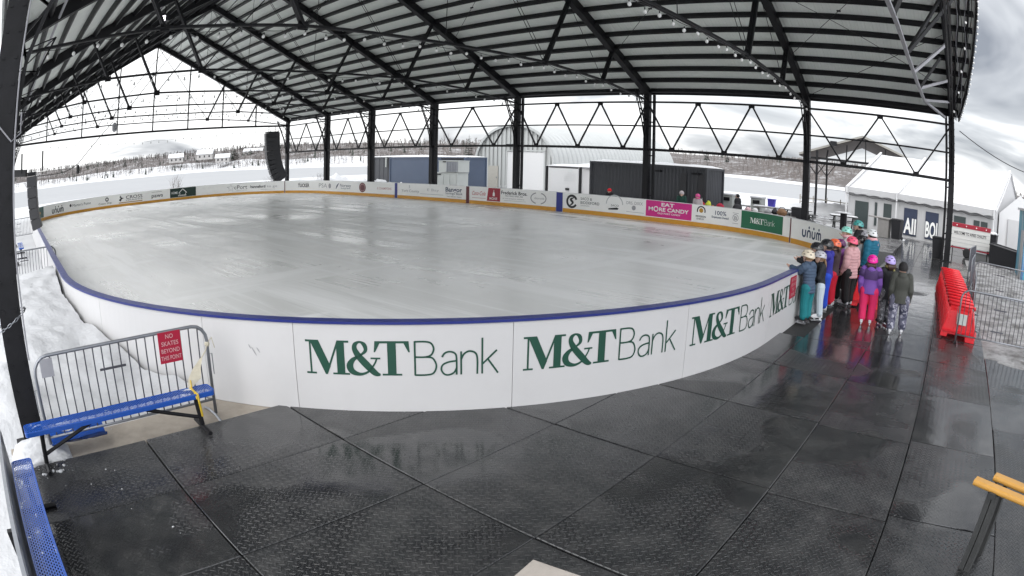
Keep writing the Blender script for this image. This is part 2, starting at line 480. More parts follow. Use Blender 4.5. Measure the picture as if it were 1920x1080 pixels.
# ------------------------------------------------------------------ dasher boards
def board_strip(b, s0, s1, o0, o1, z0, z1, step=.15, m=0):
    k = max(1, int((s1 - s0) / step)); rows = []
    for i in range(k + 1):
        s = lerp(s0, s1, i / k)
        a, _ = bp(s, o0); c, _ = bp(s, o1)
        rows.append([(a.x, a.y, z0), (c.x, c.y, z0), (c.x, c.y, z1), (a.x, a.y, z1)])
    b.grid(rows, m, closed=True)
    b.poly(rows[0][::-1], m); b.poly(rows[-1], m)
boards = thing('rink_boards', 'white ice rink boards ringing the rink, blue-capped near side and sponsor banners on far side', 'rink boards', (24, 13, 0))
HB = 1.045
cuts = [0.0, 4.9, 9.8, 14.7, 19.6, 24.5, 29.4, 33.74, 36.18, 37.46, 39.93, 42.42, 44.87, 47.32, 49.7, 52.1, 54.5, 57, 59.4, 61.76, 64.2, 67.3, 69.95, 72.5, 75.1, 78.5, 81.8, 85.2, 88.65, 93.6, 98, 102.6, 107.5, 112.3, 117.2, 122, 127.0, 130, OL]
for i in range(len(cuts) - 1):
    b = MB(); board_strip(b, cuts[i] + .003, cuts[i + 1] - .003, 0, .10, -.02, HB)
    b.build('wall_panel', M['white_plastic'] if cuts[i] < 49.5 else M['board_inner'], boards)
def strip_part(name, segs, o0, o1, z0, z1, mat, label=None):
    for s0, s1 in segs:
        b = MB(); board_strip(b, s0, s1, o0, o1, z0, z1)
        o = b.build(name, mat, boards)
        if label: o['label'] = label
strip_part('cap_rail', [(12.0, 49.9)], -.025, .125, HB, 1.075, M['cap_blue'], 'dark blue cap rail')
strip_part('cap_rail', [(49.9, OL - .02), (0, 12.0)], -.015, .115, HB, 1.06, M['cap_white'], 'pale cap rail')
strip_part('kick_plate', [(49.0, 61.70), (61.82, 74.87), (75.33, 81.72), (82.02, 88.53), (88.85, 102.58), (102.70, OL - .02), (0, 20)], -.012, 0, .03, .235, M['kick_yellow'])
strip_part('line_marker', [(61.73, 61.79), (102.61, 102.67)], -.016, 0, .03, HB, M['ink_maroon'], 'thin dark goal line marker')
strip_part('line_marker', [(74.90, 75.30), (88.56, 88.82)], -.016, 0, .03, HB, M['ink_blue'], 'blue line marker')
strip_part('line_marker', [(81.75, 82.0)], -.016, 0, .03, HB, M['ink_maroon'], 'maroon centre line marker')

def on_inner(polys, s_left, z0, mat, name='lettering', off=.004, lab=None, parent=None):
    """lay flat polygons on the ice-side face; text x runs to decreasing s (as read from the ice)"""
    b = MB()
    for p in polys:
        b.poly([(*bp(s_left - x, -off)[0], z0 + y) for x, y in p])
    o = b.build(name, mat, parent or boards)
    if lab: o['label'] = lab
    return o
def on_outer(polys, s_left, z0, mat, name='lettering', off=.104, lab=None):
    b = MB()
    for p in polys:
        b.poly([(*bp(s_left + x, off)[0], z0 + y) for x, y in p])
    o = b.build(name, mat, boards)
    if lab: o['label'] = lab
    return o
# near outer face: bank name four times
hv, th, LW = bank_logo(.052)
CAPH = .40; SX = 2.13 / LW
for s0 in (37.60, 40.05, 42.50, 44.95):
    on_outer(shift(hv, 0, 0, CAPH, SX), s0, .455, M['ink_green'])
    on_outer(shift(th, 0, 0, CAPH, SX), s0, .455, M['ink_green'], off=.106)
# scuff marks on the near face
for (s0, z0, dx, dz) in ((36.90, .62, .06, .10), (36.97, .66, .04, .06), (36.86, .70, .03, .05)):
    on_outer(ribbon([(0, dz, .006), (dx * .5, dz * .5, .016), (dx, 0, .006)]), s0, z0, M['ink_grey'], 'scuff_mark')
# far banners: each flat sheet stuck to the boards
def banner(s_left, s_right, z0, z1, mat, lab, slant=0):
    n = max(2, int((s_left - s_right) / .3)); b = MB(); w = s_left - s_right
    for i in range(n):
        xa, xb = w * i / n, w * (i + 1) / n
        pts = [(xa, 0), (xb, 0), (xb, 1), (xa, 1)]
        if slant: pts = [(x + slant * yy if (i == 0 and x == 0) else x, yy) for x, yy in pts]
        b.poly([(*bp(s_left - x, -.003)[0], lerp(z0, z1, yy)) for x, yy in pts])
    o = b.build('banner', mat, boards); o['label'] = lab
def write(txt, s_left, s_right, z, h, mat, bold=0.0, shear=0.0, off=.006):
    on_inner(text_polys(txt, s_left - s_right, h, bold, shear), s_left, z, mat, off=off)
I = M
banner(128.9, 127.6, .26, 1.03, I['banner_teal'], 'small teal banner at the left end')
on_inner([circ(.5, .3, .22, 10, .12)], 128.9, .30, I['gold'], 'emblem', .006)
on_inner(shift(unum_logo(), 0, 0, .52, .56), 126.2, .36, I['ink_black'])
on_inner([circ(.12, .12, .12)], 123.8, .58, I['ink_black'], 'emblem'); write("Martin's Point", 123.45, 121.4, .57, .20, I['ink_black'])
on_inner(arc(0, 0, .13, 0, 360, .09), 119.75, .74, I['ink_black'], 'emblem'); write('Casco Ship', 120.6, 119.3, .38, .15, I['ink_black'])
write('CROSS', 117.9, 116.3, .60, .26, I['ink_black'], .01); write('INSURANCE', 117.9, 116.3, .45, .09, I['ink_black'], .01)
on_inner([[(0, 0), (.22, .18), (.08, .20), (.16, .38), (.30, .18), (.5, .16), (.28, .05), (.2, -.12)]], 118.6, .55, I['ink_black'], 'emblem')
on_inner([[(0, 0), (2.3, 0), (2.3, .035), (0, .035)]], 118.6, .335, I['gold'], 'emblem'); on_inner([[(0, 0), (2.3, 0), (2.3, .03), (0, .03)]], 118.6, .30, I['ink_maroon'], 'emblem')
write('paws', 115.4, 114.3, .46, .30, I['ink_black'], .012); on_inner([[(0, 0), (1.0, 0), (1.0, .03), (0, .03)]], 115.4, .88, I['ink_grey'], 'emblem')
banner(113.6, 111.05, .26, 1.02, I['banner_dark'], 'dark green banner with white house outline')
on_inner(ribbon([(0, 0), (.4, .36)], .06, 1) + ribbon([(.4, .36), (.8, 0)], .06, 1) + mono([[(.12, .02), (.12, -.18)], [(.68, .02), (.68, -.18)], [(.12, -.18), (.68, -.18)]], .05), 112.75, .58, I['ink_white'], 'emblem', .006)
write('HOME', 113.45, 112.85, .55, .2, I['ink_white'], .01); write('BUILD', 112.8, 112.0, .33, .12, I['ink_white'], .01)
on_inner(mono([[(0, .3), (.25, .3), (.33, .52), (.41, .3), (.66, .3), (.46, .15), (.54, -.08), (.33, .06), (.12, -.08), (.2, .15), (0, .3)]], .03, 1), 108.1, .45, I['ink_grey'], 'emblem')
write('cPort', 107.45, 106.25, .52, .34, I['ink_black']); write('CREDIT UNION', 107.3, 106.3, .38, .06, I['ink_grey'])
write('hannaford', 105.95, 104.55, .56, .22, I['ink_black'], .025); write('to go', 104.4, 103.4, .56, .2, I['ink_grey']); on_inner([[(0, 0), (1.4, 0), (1.4, .025), (0, .025)]], 105.0, .38, I['ink_pale'], 'emblem')
write('TUCKER', 101.24, 99.93, .52, .28, I['ink_black'], .03); on_inner([[(0, 0), (1.2, 0), (1.2, .02), (0, .02)]], 101.2, .86, I['ink_grey'], 'emblem')
write('PSA', 98.7, 97.5, .50, .34, I['ink_grey']); on_inner([circ(.2, .2, .2, 8)], 97.3, .45, I['ink_grey'], 'emblem')
write('Norway', 95.6, 94.12, .62, .22, I['ink_navy']); write('Savings Bank', 95.5, 94.2, .47, .10, I['ink_navy']); on_inner(ribbon([(0, 0, .05), (.15, .2, .14), (.4, .42, .05)]), 96.2, .45, I['ink_navy'], 'emblem')
on_inner([circ(.42, .35, .42, 24, .35)], 93.05, .28, I['ink_maroon'], 'emblem'); on_inner(arc(.42, .35, .30, 0, 360, .03, 16, .25), 93.05, .28, I['ink_pink'], 'emblem', .006)
write('E CHAMPIONS', 90.8, 89.2, .55, .16, I['ink_pink'], .01)
write('York County', 88.1, 86.3, .48, .17, I['ink_grey']); on_inner([[(.0, 0), (.06, 0), (.06, .2), (0, .2)]], 87.3, .74, I['ink_pale'], 'emblem')
write('E Bay', 85.5, 84.4, .62, .16, I['ink_pale']); on_inner([[(0, 0), (2.2, 0), (2.2, .03), (0, .03)]], 86.2, .40, I['ink_pale'], 'emblem')
write('Bangor', 83.8, 82.35, .66, .27, I['ink_navy'], .02); write('Savings Bank', 83.8, 82.3, .49, .14, I['ink_navy']); write('You matter more', 83.7, 82.4, .33, .07, I['ink_navy'])
write('Coca-Cola', 81.5, 80.42, .56, .24, I['ink_red'], 0, .35); on_inner([[(0, 0), (1.1, 0), (1.1, .03), (0, .03)]], 81.5, .38, I['ink_pink'], 'emblem')
banner(80.32, 79.28, .27, 1.03, I['banner_red'], 'crimson banner with white bottle', .12)
on_inner([[(0, 0), (.16, 0), (.16, .16), (.10, .26), (.10, .36), (.06, .36), (.06, .26), (0, .16)]], 79.85, .56, I['ink_white'], 'emblem', .006); write('MOXIE', 80.1, 79.5, .36, .13, I['ink_white'], .02)
write('Frederick Bros.', 79.2, 77.3, .72, .19, I['ink_black'], .02); write('HEATING AND AIR', 78.9, 77.6, .60, .07, I['ink_black']); write('oil and propane delivery', 79.1, 77.5, .46, .07, I['ink_grey']); on_inner([[(0, 0), (1.6, 0), (1.6, .02), (0, .02)]], 79.0, .36, I['ink_pale'], 'emblem')
on_inner(arc(.58, .30, .52, 110, 250, .06, 14, .30) + arc(.58, .30, .52, -70, 70, .06, 14, .30), 77.1, .33, I['ink_grey'], 'emblem'); write('laurels', 76.8, 76.1, .58, .12, I['ink_grey'], 0, .3)
on_inner(arc(.3, .32, .30, 20, 330, .12, 18) + ribbon([(.42, .52, .05), (.22, .42, .12), (.36, .26, .12), (.18, .10, .05)]), 74.6, .30, I['ink_black'], 'emblem')
write('SACO &', 73.75, 73.05, .74, .14, I['ink_black']); write('BIDDEFORD', 73.75, 72.6, .54, .14, I['ink_black']); write('SAVINGS', 73.75, 73.2, .42, .07, I['ink_grey'])
on_inner(arc(.5, .25, .48, 0, 180, .05, 12, .45), 72.2, .42, I['ink_pale'], 'emblem'); on_inner([[(0, 0), (.55, .03), (.6, .1), (.5, .14), (.0, .07)]], 72.05, .38, I['ink_black'], 'emblem'); write('SACO', 71.9, 71.45, .56, .1, I['ink_black'])
write('DRS. DIXX', 71.0, 70.08, .74, .15, I['ink_grey']); on_inner([circ(.12, .12, .12, 8)], 70.7, .46, I['ink_grey'], 'emblem'); on_inner([[(0, 0), (1.0, 0), (1.0, .025), (0, .025)]], 71.0, .36, I['ink_pale'], 'emblem')
banner(69.9, 67.42, .27, 1.035, I['magenta'], 'magenta banner with white capitals')
write('EAT', 69.05, 68.35, .80, .16, I['ink_white'], .03); write('M', 69.75, 69.5, .56, .17, I['ink_white'], .03); on_inner(arc(.12, .09, .11, 0, 360, .05), 69.46, .56, I['ink_white'], 'emblem', .006)
write('RE', 69.17, 68.82, .56, .17, I['ink_white'], .03); write('CANDY', 68.72, 67.58, .56, .17, I['ink_white'], .03); write('OLD PORT CANDY', 69.25, 68.0, .42, .075, I['ink_white'], .02)
on_inner(arc(.22, .18, .20, -20, 200, .06), 67.15, .60, I['ink_black'], 'emblem'); on_inner([circ(.22, .20, .11, 10)], 67.15, .60, I['gold'], 'emblem'); write('REVISION', 67.2, 66.68, .48, .085, I['ink_black'], .02); write('ENERGY', 67.15, 66.75, .37, .07, I['ink_black'], .01)
write('100%', 66.2, 65.6, .68, .19, I['ink_navy'], .01); write('Employee-Owned', 66.37, 65.47, .53, .10, I['ink_navy'], .015)
on_inner(arc(.16, .16, .15, 0, 360, .03), 65.25, .50, I['ink_grey'], 'emblem'); write('B', 65.16, 65.0, .57, .16, I['ink_grey'], .02); on_inner([[(0, 0), (.32, 0), (.32, .02), (0, .02)]], 65.25, .40, I['ink_grey'], 'emblem'); on_inner([[(0, 0), (.32, 0), (.32, .02), (0, .02)]], 65.25, .86, I['ink_grey'], 'emblem')
banner(64.77, 62.28, .27, 1.035, I['banner_green'], 'green banner with white bank name')
on_inner(shift(hv + th, 0, 0, .24, 1.45 / LW), 64.27, .54, I['ink_white'], 'lettering', .006)
on_inner(shift(unum_logo(), 0, 0, .46, .52), 60.95, .42, I['ink_navy'])

# ------------------------------------------------------------------ rubber mats, concrete, gravel
def rubber_mat():
    t = NT('diamond plate rubber')
    g = t.n('ShaderNodeNewGeometry'); P = g.outputs['Position']
    oi = t.n('ShaderNodeObjectInfo')
    p = .052
    mp = t.mapping((1 / p, 1 / p, 1), rot=(0, 0, radians(45)), vec=P)
    s = t.n('ShaderNodeSeparateXYZ'); t.l(mp, s.inputs[0])
    fx, fy = t.math('FRACT', s.outputs[0]), t.math('FRACT', s.outputs[1])
    par = t.math('MODULO', t.math('ADD', t.math('ADD', t.math('FLOOR', s.outputs[0]), t.math('FLOOR', s.outputs[1])), 4000.0), 2.0)
    ax, ay = t.math('ABSOLUTE', t.math('SUBTRACT', fx, .5)), t.math('ABSOLUTE', t.math('SUBTRACT', fy, .5))
    def dash(u, v):
        a = t.n('ShaderNodeMapRange', interpolation_type='SMOOTHSTEP'); t.l(u, a.inputs[0]); a.inputs[1].default_value = .50; a.inputs[2].default_value = .40; 
        c = t.n('ShaderNodeMapRange', interpolation_type='SMOOTHSTEP'); t.l(v, c.inputs[0]); c.inputs[1].default_value = .15; c.inputs[2].default_value = .05
        return t.math('MULTIPLY', a.outputs[0], c.outputs[0])
    d = t.math('ADD', t.math('MULTIPLY', dash(ax, ay), par), t.math('MULTIPLY', dash(ay, ax), t.math('SUBTRACT', 1.0, par)))
    wv = t.n('ShaderNodeVectorMath', operation='ADD'); t.l(P, wv.inputs[0])
    ro = t.n('ShaderNodeCombineXYZ'); t.l(t.math('MULTIPLY', oi.outputs['Random'], 40.0), ro.inputs[2]); t.l(ro.outputs[0], wv.inputs[1])
    wet = t.ramp(t.noise(1.05, 4, .55, vec=wv.outputs[0], dist=.4), [(.40, 0.0), (.62, 1.0)])
    ps = t.n('ShaderNodeSeparateXYZ'); t.l(P, ps.inputs[0])
    far = t.n('ShaderNodeMapRange', interpolation_type='SMOOTHSTEP'); t.l(ps.outputs[1], far.inputs[0]); far.inputs[1].default_value = 5; far.inputs[2].default_value = 14; far.inputs[4].default_value = .26
    pud = t.ramp(t.math('ADD', t.noise(.55, 2, .4, vec=wv.outputs[0], dist=.3), far.outputs[0]), [(.555, 0.0), (.60, 1.0)])
    fine = t.noise(60, 3, vec=P); grime = t.noise(3.2, 6, .7, vec=P)
    col = t.mix(t.math('MULTIPLY', t.ramp(grime, [(.42, 0.0), (.72, 1.0)]), .75), (.021, .022, .023), (.072, .070, .068))
    col = t.mix(t.math('MULTIPLY', wet, .6), col, (.013, .013, .015))
    rough = t.math('SUBTRACT', .44, t.math('MULTIPLY', wet, .24))
    rough = t.math('ADD', rough, t.math('MULTIPLY', t.math('SUBTRACT', grime, .5), .22))
    rough = t.mix(pud, rough, .07)
    dry = t.math('SUBTRACT', 1.0, t.math('MULTIPLY', pud, .93))
    h = t.math('MULTIPLY', d, dry)
    nb = t.bump(t.math('ADD', h, t.math('MULTIPLY', fine, .08)), 1.0, .007)
    lump = t.bump(t.noise(1.6, 3, .5, vec=wv.outputs[0]), .25, .03, nb)
    return t.set(Base_Color=col, Roughness=rough, Specular_IOR_Level=.75, Normal=lump)
M['mat'] = rubber_mat(); M['wire_floor'] = pm('dark floor base', (.02, .02, .02), .7)
b = MB()
x, y, h = 1.262, 1.882, .018
e = .012
rows = []
for (ex, zz) in ((0, -.02), (0, h - .006), (.006, h)):
    rows.append([(ex, ex, zz), (x - ex, ex, zz), (x - ex, y - ex, zz), (ex, y - ex, zz)])
b.grid(rows, closed=True); b.poly(rows[-1])
mat0 = tag(b.build('floor_mat', M['mat']), 'black diamond plate rubber mat laid on the rink side floor', 'rubber mat', 'black rubber mats covering the floor')
mx = [45.02, 46.29, 47.56, 48.83, 50.10, 51.372, 52.645, 53.915]
first = True
def inside_rink(px_, py_):
    # outside face of the boards, near right corner and right side
    cx, cy = 39.5, 9.2
    if px_ < cx: return py_ > .55
    if py_ > cy: return px_ < 48.33
    return (px_ - cx) ** 2 + (py_ - cy) ** 2 < 8.84 ** 2
nmat = 0
for i, x0 in enumerate(mx):
    y0 = (.68 - 1.9, .68 - 1.9, .68 - 1.9, .68 - 1.9, .62 - 1.9, .75 - 1.9, -.2 - 1.9, .2 - 1.9)[i]
    ymax = (3.0, 5, 9, 44, 44, 44, 10.2, 9.0)[i]
    jj = 0
    while y0 < ymax:
        c = [(x0 + a, y0 + c2) for a in (0, 1.266) for c2 in (0, 1.896)]
        if not all(inside_rink(*q) for q in c) and not (x0 < 46 and y0 < -1.5):
            o = mat0 if first else mat0.copy()
            if not first: COL.objects.link(o)
            first = False; nmat += 1
            o.location = (x0 + random.uniform(-.004, .004), y0 + random.uniform(-.006, .006), random.uniform(0, .004))
            o.rotation_euler = (random.uniform(-.0012, .0012), random.uniform(-.0015, .0015), random.uniform(-.002, .002))
        y0 += 1.9; jj += 1
flat('floor_base', [(45.06, -1.14), (60, -1.14), (60, 46), (45.06, 46)], -.024, M['wire_floor'])
flat('concrete_slab', [(40, -1.14), (45.06, -1.14), (45.06, 3.5), (40, 3.5)], -.025, pm('stained concrete', (.34, .30, .25), .75, var=.25, scale=1.5, bump=.2, bscale=40, dirt=.7, dcol=(.14, .12, .10)))
def wet_paving():
    t = NT('wet paving')
    f = t.noise(.5, 5, .6); g = t.noise(4, 5, .6)
    sn = t.ramp(t.noise(.35, 6, .65), [(.56, 0.0), (.63, 1.0)])
    c = t.mix(g, (.09, .09, .095), (.17, .165, .165)); c = t.mix(sn, c, (.72, .73, .76))
    r = t.mix(sn, t.ramp(f, [(.35, .12), (.65, .45)]), .8)
    return t.set(Base_Color=c, Roughness=r, Normal=t.bump(g, .1, .01))
M['paving'] = wet_paving()
flat('wet_paving', [(36, 27.2), (48.8, 27.2), (48.8, 47.5), (36, 47.5)], -.015, M['paving'])
# dirty snow and gravel strip to the right
def lumpy(name, x0, x1, y0, y1, z, amp, mat, nx=30, ny=60, seed=1, kind='structure', edge=.3):
    b = MB(); rows = []
    for j in range(ny + 1):
        r = []
        for i in range(nx + 1):
            u, v = i / nx, j / ny
            X = lerp(x0, x1, u); Y = lerp(y0, y1, v)
            k = min(1, min(u, 1 - u) / edge, min(v, 1 - v) / (edge * .4))
            hh = (noise2(X * .7, Y * .7, seed) * .5 + .5) * amp + noise2(X * 2.3, Y * 2.3, seed + 3) * amp * .35
            r.append((X, Y, z + max(0, hh) * k))
        rows.append(r)
    b.grid(rows); return tag(b.build(name, mat, smooth=True), kind=kind)
lumpy('gravel_ground', 52.35, 62, 10.4, 30, -.012, .10, M['snow_dirty'], 40, 80, 3, edge=.12)
# ------------------------------------------------------------------ the open steel pavilion over the rink
CX = [0.0, 6.88, 13.1, 20.0, 27.26, 35.8, 44.28, 51.57]
YF, YR = 27.4, 13.7
def yn(x): return -.0168 * x
ZE, ZR = 6.25, 13.22
SLF = (ZR - ZE) / (YF - YR)
def zf(y, up=0.0): return ZE + (YF - y) * SLF + up
def zn(x, y, up=0.0): return ZE + (y - yn(x)) * (ZR - ZE) / (YR - yn(x)) + up
pav = thing('open_pavilion', 'black steel framed open pavilion with white gable roof spanning the ice rink', 'pavilion', (25.8, 13.7, 0))
S = M['steel_black']
def roof_mat():
    t = NT('ribbed roof deck')
    g = t.n('ShaderNodeNewGeometry')
    s = t.n('ShaderNodeSeparateXYZ'); t.l(g.outputs['Position'], s.inputs[0])
    w = t.math('PINGPONG', t.math('MULTIPLY', s.outputs[0], 1.0), .16)
    w = t.n('ShaderNodeMapRange', interpolation_type='SMOOTHSTEP'); 
    t.l(t.math('PINGPONG', s.outputs[0], .16), w.inputs[0]); w.inputs[1].default_value = .02; w.inputs[2].default_value = .06
    st = t.noise(1.0, 5, .6, vec=t.mapping((5, .4, .4)))
    c = t.mix(st, (.74, .79, .74), (.84, .86, .82))
    blot = t.ramp(t.noise(.35, 5, .6), [(.40, 0.0), (.75, .5)])
    c = t.mix(blot, c, (.66, .68, .67))
    return t.set(Base_Color=c, Roughness=.5, Normal=t.bump(w.outputs[0], .5, .03))
M['deck'] = roof_mat()
M['roof_snow'] = M['snow']
RK = [(27.95, 51.95), (25.9, 52.40), (23.9, 52.70), (22.2, 52.92), (20.6, 53.1), (17, 53.3), (YR, 53.4)]
UP = .43
b = MB()
low, top = [], []
def deck(side):
    b = MB()
    if side > 0:
        ys = [p[0] for p in RK]; xs = [p[1] for p in RK]
        A = [(-.45, y, zf(y, UP)) for y in ys]; B = [(x, y, zf(y, UP)) for y, x in RK]
    else:
        A, B = [], []
        for k in range(7):
            f = k / 6
            A.append((-.45, lerp(-.55, YR, f), zn(0, lerp(-.55, YR, f), UP)))
            yy = lerp(yn(51) - .55, YR, f); B.append((lerp(52.0, 53.4, min(1, f * 2)), yy, zn(51, yy, UP)))
    n = 26
    rows = [[vl(A[i], B[i], j / n) for j in range(n + 1)] for i in range(len(A))]
    b.grid(rows); 
    b.grid([[p + V((0, 0, .07)) for p in r] for r in rows])
    for rr in (rows[0], rows[-1]):
        b.grid([rr, [p + V((0, 0, .07)) for p in rr]])
    for j in (0, n):
        c = [r[j] for r in rows]; b.grid([c, [p + V((0, 0, .07)) for p in c]])
    return b
for sd in (1, -1): deck(sd).build('roof_deck', M['deck'], pav)
# purlins
for k in range(17):
    y = 27.42 - .84 * k
    xr = np.interp(-y, [-p[0] for p in RK], [p[1] for p in RK]) - .12
    b = MB(); n = V((0, SLF, 1)).normalized()
    z = zf(y, .30)
    b.bar((-.4, y, z), (xr, y, z), .075, .21, up=n); b.bar((-.4, y + .045, z - .095), (xr, y + .045, z - .095), .09, .02, up=n)
    b.build('purlin', S, pav)
    b = MB()
    f = (27.42 - y) / (27.42 - YR)
    y0, y1 = lerp(.0, YR, f), lerp(yn(52) - .02, YR, f)
    b.bar((-.4, y0, zn(0, y0, .30)), (52.2, y1, zn(51.5, y1, .30)), .075, .21, up=V((0, -SLF, 1)).normalized())
    b.build('purlin', S, pav)
b = MB(); b.bar((-.45, YR, ZR + .36), (53.3, YR, ZR + .36), .18, .2); b.build('ridge_beam', S, pav)
b = MB(); b.bar((-.45, 27.86, 6.50), (52.0, 27.86, 6.50), .05, .27); b.bar((-.45, 27.90, 6.39), (52.0, 27.90, 6.39), .14, .05); b.build('eave_fascia', S, pav)
b = MB(); b.bar((-.45, -.45, 6.48), (52.0, yn(51) - .45, 6.48), .05, .27); b.build('eave_fascia', S, pav)
# rake boards
b = MB()
for i in range(len(RK) - 1):
    (ya, xa), (yb, xb) = RK[i], RK[i + 1]
    b.bar((xa, ya, zf(ya, .36)), (xb, yb, zf(yb, .36)), .05, .34)
b.build('rake_board', S, pav)
b = MB(); b.bar((-.45, 27.95, zf(27.95, .36)), (-.45, YR, ZR + .36), .05, .30); b.bar((-.45, -.5, zn(0, -.5, .36)), (-.45, YR, ZR + .36), .05, .30); b.build('rake_board', S, pav)
b = MB()
for q in range(3):
    o = .35 + q * .42
    P = [(max(51.7, np.interp(-y, [-p[0] for p in RK], [p[1] for p in RK]) - o), y, zf(y, .30)) for y in (27.5, 24, 21, 17, 13.7)]
    for i in range(4): b.bar(P[i], P[i + 1], .07, .16)
o = b.build('overhang_rafter', S, pav)

def gusset(b, p, r=.16, t=.03):
    b.box(p, (t, r * 2, r * 1.6))
def truss(x, end=0):
    """one roof truss in the plane x = const"""
    y0 = yn(x)
    def mir(y): return y0 + (YF - y) * (YR - y0) / (YF - YR)
    b = MB()
    for sgn in (1, -1):
        Y = (lambda y: y) if sgn > 0 else mir
        E_, S2, S1, R = (x, Y(27.3), 6.02), (x, Y(23.2), 6.50), (x, Y(19.04), 6.73), (x, Y(YR), ZR)
        for o in (-.05, .05):
            d = V((o, 0, 0))
            b.bar(V(E_) + d, V(S2) + d, .05, .07); b.bar(V(S2) + d, V(S1) + d, .05, .075)
            b.tube([V(S1) + d * 1.5, V(R) + d * 1.5], .014, 5)
        b.tube([(x, Y(20.5), 9.75), S2], .013, 5)
        gusset(b, S1, .17); gusset(b, S2, .13)
        # small hanging clamps
        b.box((x, Y(21.2), 6.60), (.05, .12, .14))
    for o in (-.05, .05):
        b.bar((x + o, 19.04, 6.73), (x + o, mir(19.04), 6.73), .05, .08)
    b.tube([(x, YR, ZR), (x, YR, 6.75)], .013, 5)
    tr = b.build('roof_truss', S, pav)
    for sgn in (1, -1):
        Y = (lambda y: y) if sgn > 0 else mir
        b = MB(); p, q = V((x, Y(27.55), ZE + .12)), V((x, YR, ZR + .16))
        n = (q - p).normalized().cross(V((1, 0, 0)))
        for o in (-.075, .075):
            b.bar(p + V((o, 0, 0)), q + V((o, 0, 0)), .10, .38, up=n)
        b.bar(p - n * .19, q - n * .19, .30, .02, up=n)
        b.build('rafter', S, tr)
        for (ya, za, yb, zb, w) in ((20.6, 9.75, 19.04, 6.73, .105), (24.0, 8.0, 23.2, 6.50, .09)):
            b = MB()
            for o in (-.06, .06):
                b.bar((x + o, Y(ya), za), (x + o, Y(yb), zb), w, w * .9)
            for f in (.2, .4, .6, .8):
                b.box(vl((x, Y(ya), za), (x, Y(yb), zb), f), (.16, .06, .06))
            b.build('strut', S, tr)
    return tr
for x in CX: truss(x)

def column(x, y, sgn, sec=.36, post=True):
    """built-up column: two channels, lacing bars, bolts, curved knee brace to the truss"""
    b = MB(); w, d = .30, .30; ys = -sgn
    for s in (-1, 1):
        b.bar((x + s * (w / 2 - .03), y, 0), (x + s * (w / 2 - .03), y, 6.35), .06, d, up=(0, 1, 0))
    for s in (-1, 1):
        b.bar((x, y + s * d / 2 * .92, 0), (x, y + s * d / 2 * .92, 6.35), .20, .014, up=(0, 1, 0))
    b.box((x, y, .02), (.55, .55, .05))
    for k in range(20):
        for s in (-1, 1):
            for t in (-1, 1):
                b.box((x + s * (w / 2 + .004), y + t * .09, .35 + k * .3), (.02, .035, .035))
    co = b.build('column', S, pav)
    kb = MB()
    A = [(y + ys * 1.15, 6.38), (y + ys * .75, 5.55), (y + ys * .45, 4.85), (y + ys * .24, 4.2), (y + ys * .17, 3.4)]
    pts = [(x, p[0], p[1]) for p in A]
    for i in range(len(pts) - 1):
        for o in (-.06, .06): kb.bar(V(pts[i]) + V((o, 0, 0)), V(pts[i + 1]) + V((o, 0, 0)), .05, .05)
    W = [(x, y + ys * .15, z) for z in (6.1, 5.6, 5.05, 4.5, 3.9)]
    for i in range(4):
        kb.bar(pts[i], W[i], .045, .03); kb.bar(pts[i], W[i + 1], .045, .03)
        kb.bar(pts[i + 1], W[i + 1], .045, .03)
    kb.build('knee_brace', S, co)
    if post:
        p = MB(); p.bar((x + sec, y + .05, 0), (x + sec, y + .05, 6.3), .12, .12, up=(0, 1, 0))
        for z in (1.2, 3.2, 4.9): p.box((x + sec / 2 + .05, y + .05, z), (sec - .15, .05, .06))
        p.build('downpipe', S, co)
    return co
for i, x in enumerate(CX):
    column(x, YF, 1, sec=(-.27 if i == 7 else .36), post=(i not in (0, 6)))
    if i < 7: column(x, yn(x) , -1, post=False)
    else: column(51.75, -1.05, -1, post=False)

def side_truss(xa, xb, y, n, half):
    """wall truss between two columns: chords, middle rod and V web"""
    b = MB(); zt, zb, zm = 5.93, 3.50, 4.70
    ya, yb = y(xa), y(xb)
    def P(f, z): return V((lerp(xa, xb, f), lerp(ya, yb, f), z))
    b.bar(P(0, zt), P(1, zt), .08, .09); b.bar(P(0, zb), P(1, zb), .11, .13); b.bar(P(0, zm), P(1, zm), .06, .075)
    k = 2 * n
    for i in range(k):
        f0, f1 = i / k, (i + 1) / k
        z0, z1 = (zt, zb) if i % 2 == 0 else (zb, zt)
        b.bar(P(f0, z0), P(f1, z1), .085, .07)
    for i in range(1, k):
        z = zb if i % 2 else zt
        p = P(i / k, z); b.box(p + V((0, 0, .07 if i % 2 else -.07)), (.30, .04, .18))
    b.build('side_truss', S, pav)
for i in range(7):
    n = 3 if i in (4, 5) else 2
    side_truss(CX[i], CX[i + 1], lambda x: YF, n, 0)
    if i < 6: side_truss(CX[i], CX[i + 1], yn, n, 0)
# far gable: chord and posts
b = MB(); b.bar((0, 0, 5.95), (0, YF, 5.95), .14, .16); b.build('gable_chord', S, pav)
for k in range(1, 8):
    y = YF * k / 8
    z = zf(y) if y >= YR else zn(0, y)
    b = MB(); b.bar((0, y, 5.95), (0, y, z + .1), .10, .10, up=(0, 1, 0)); b.build('gable_post', S, pav)
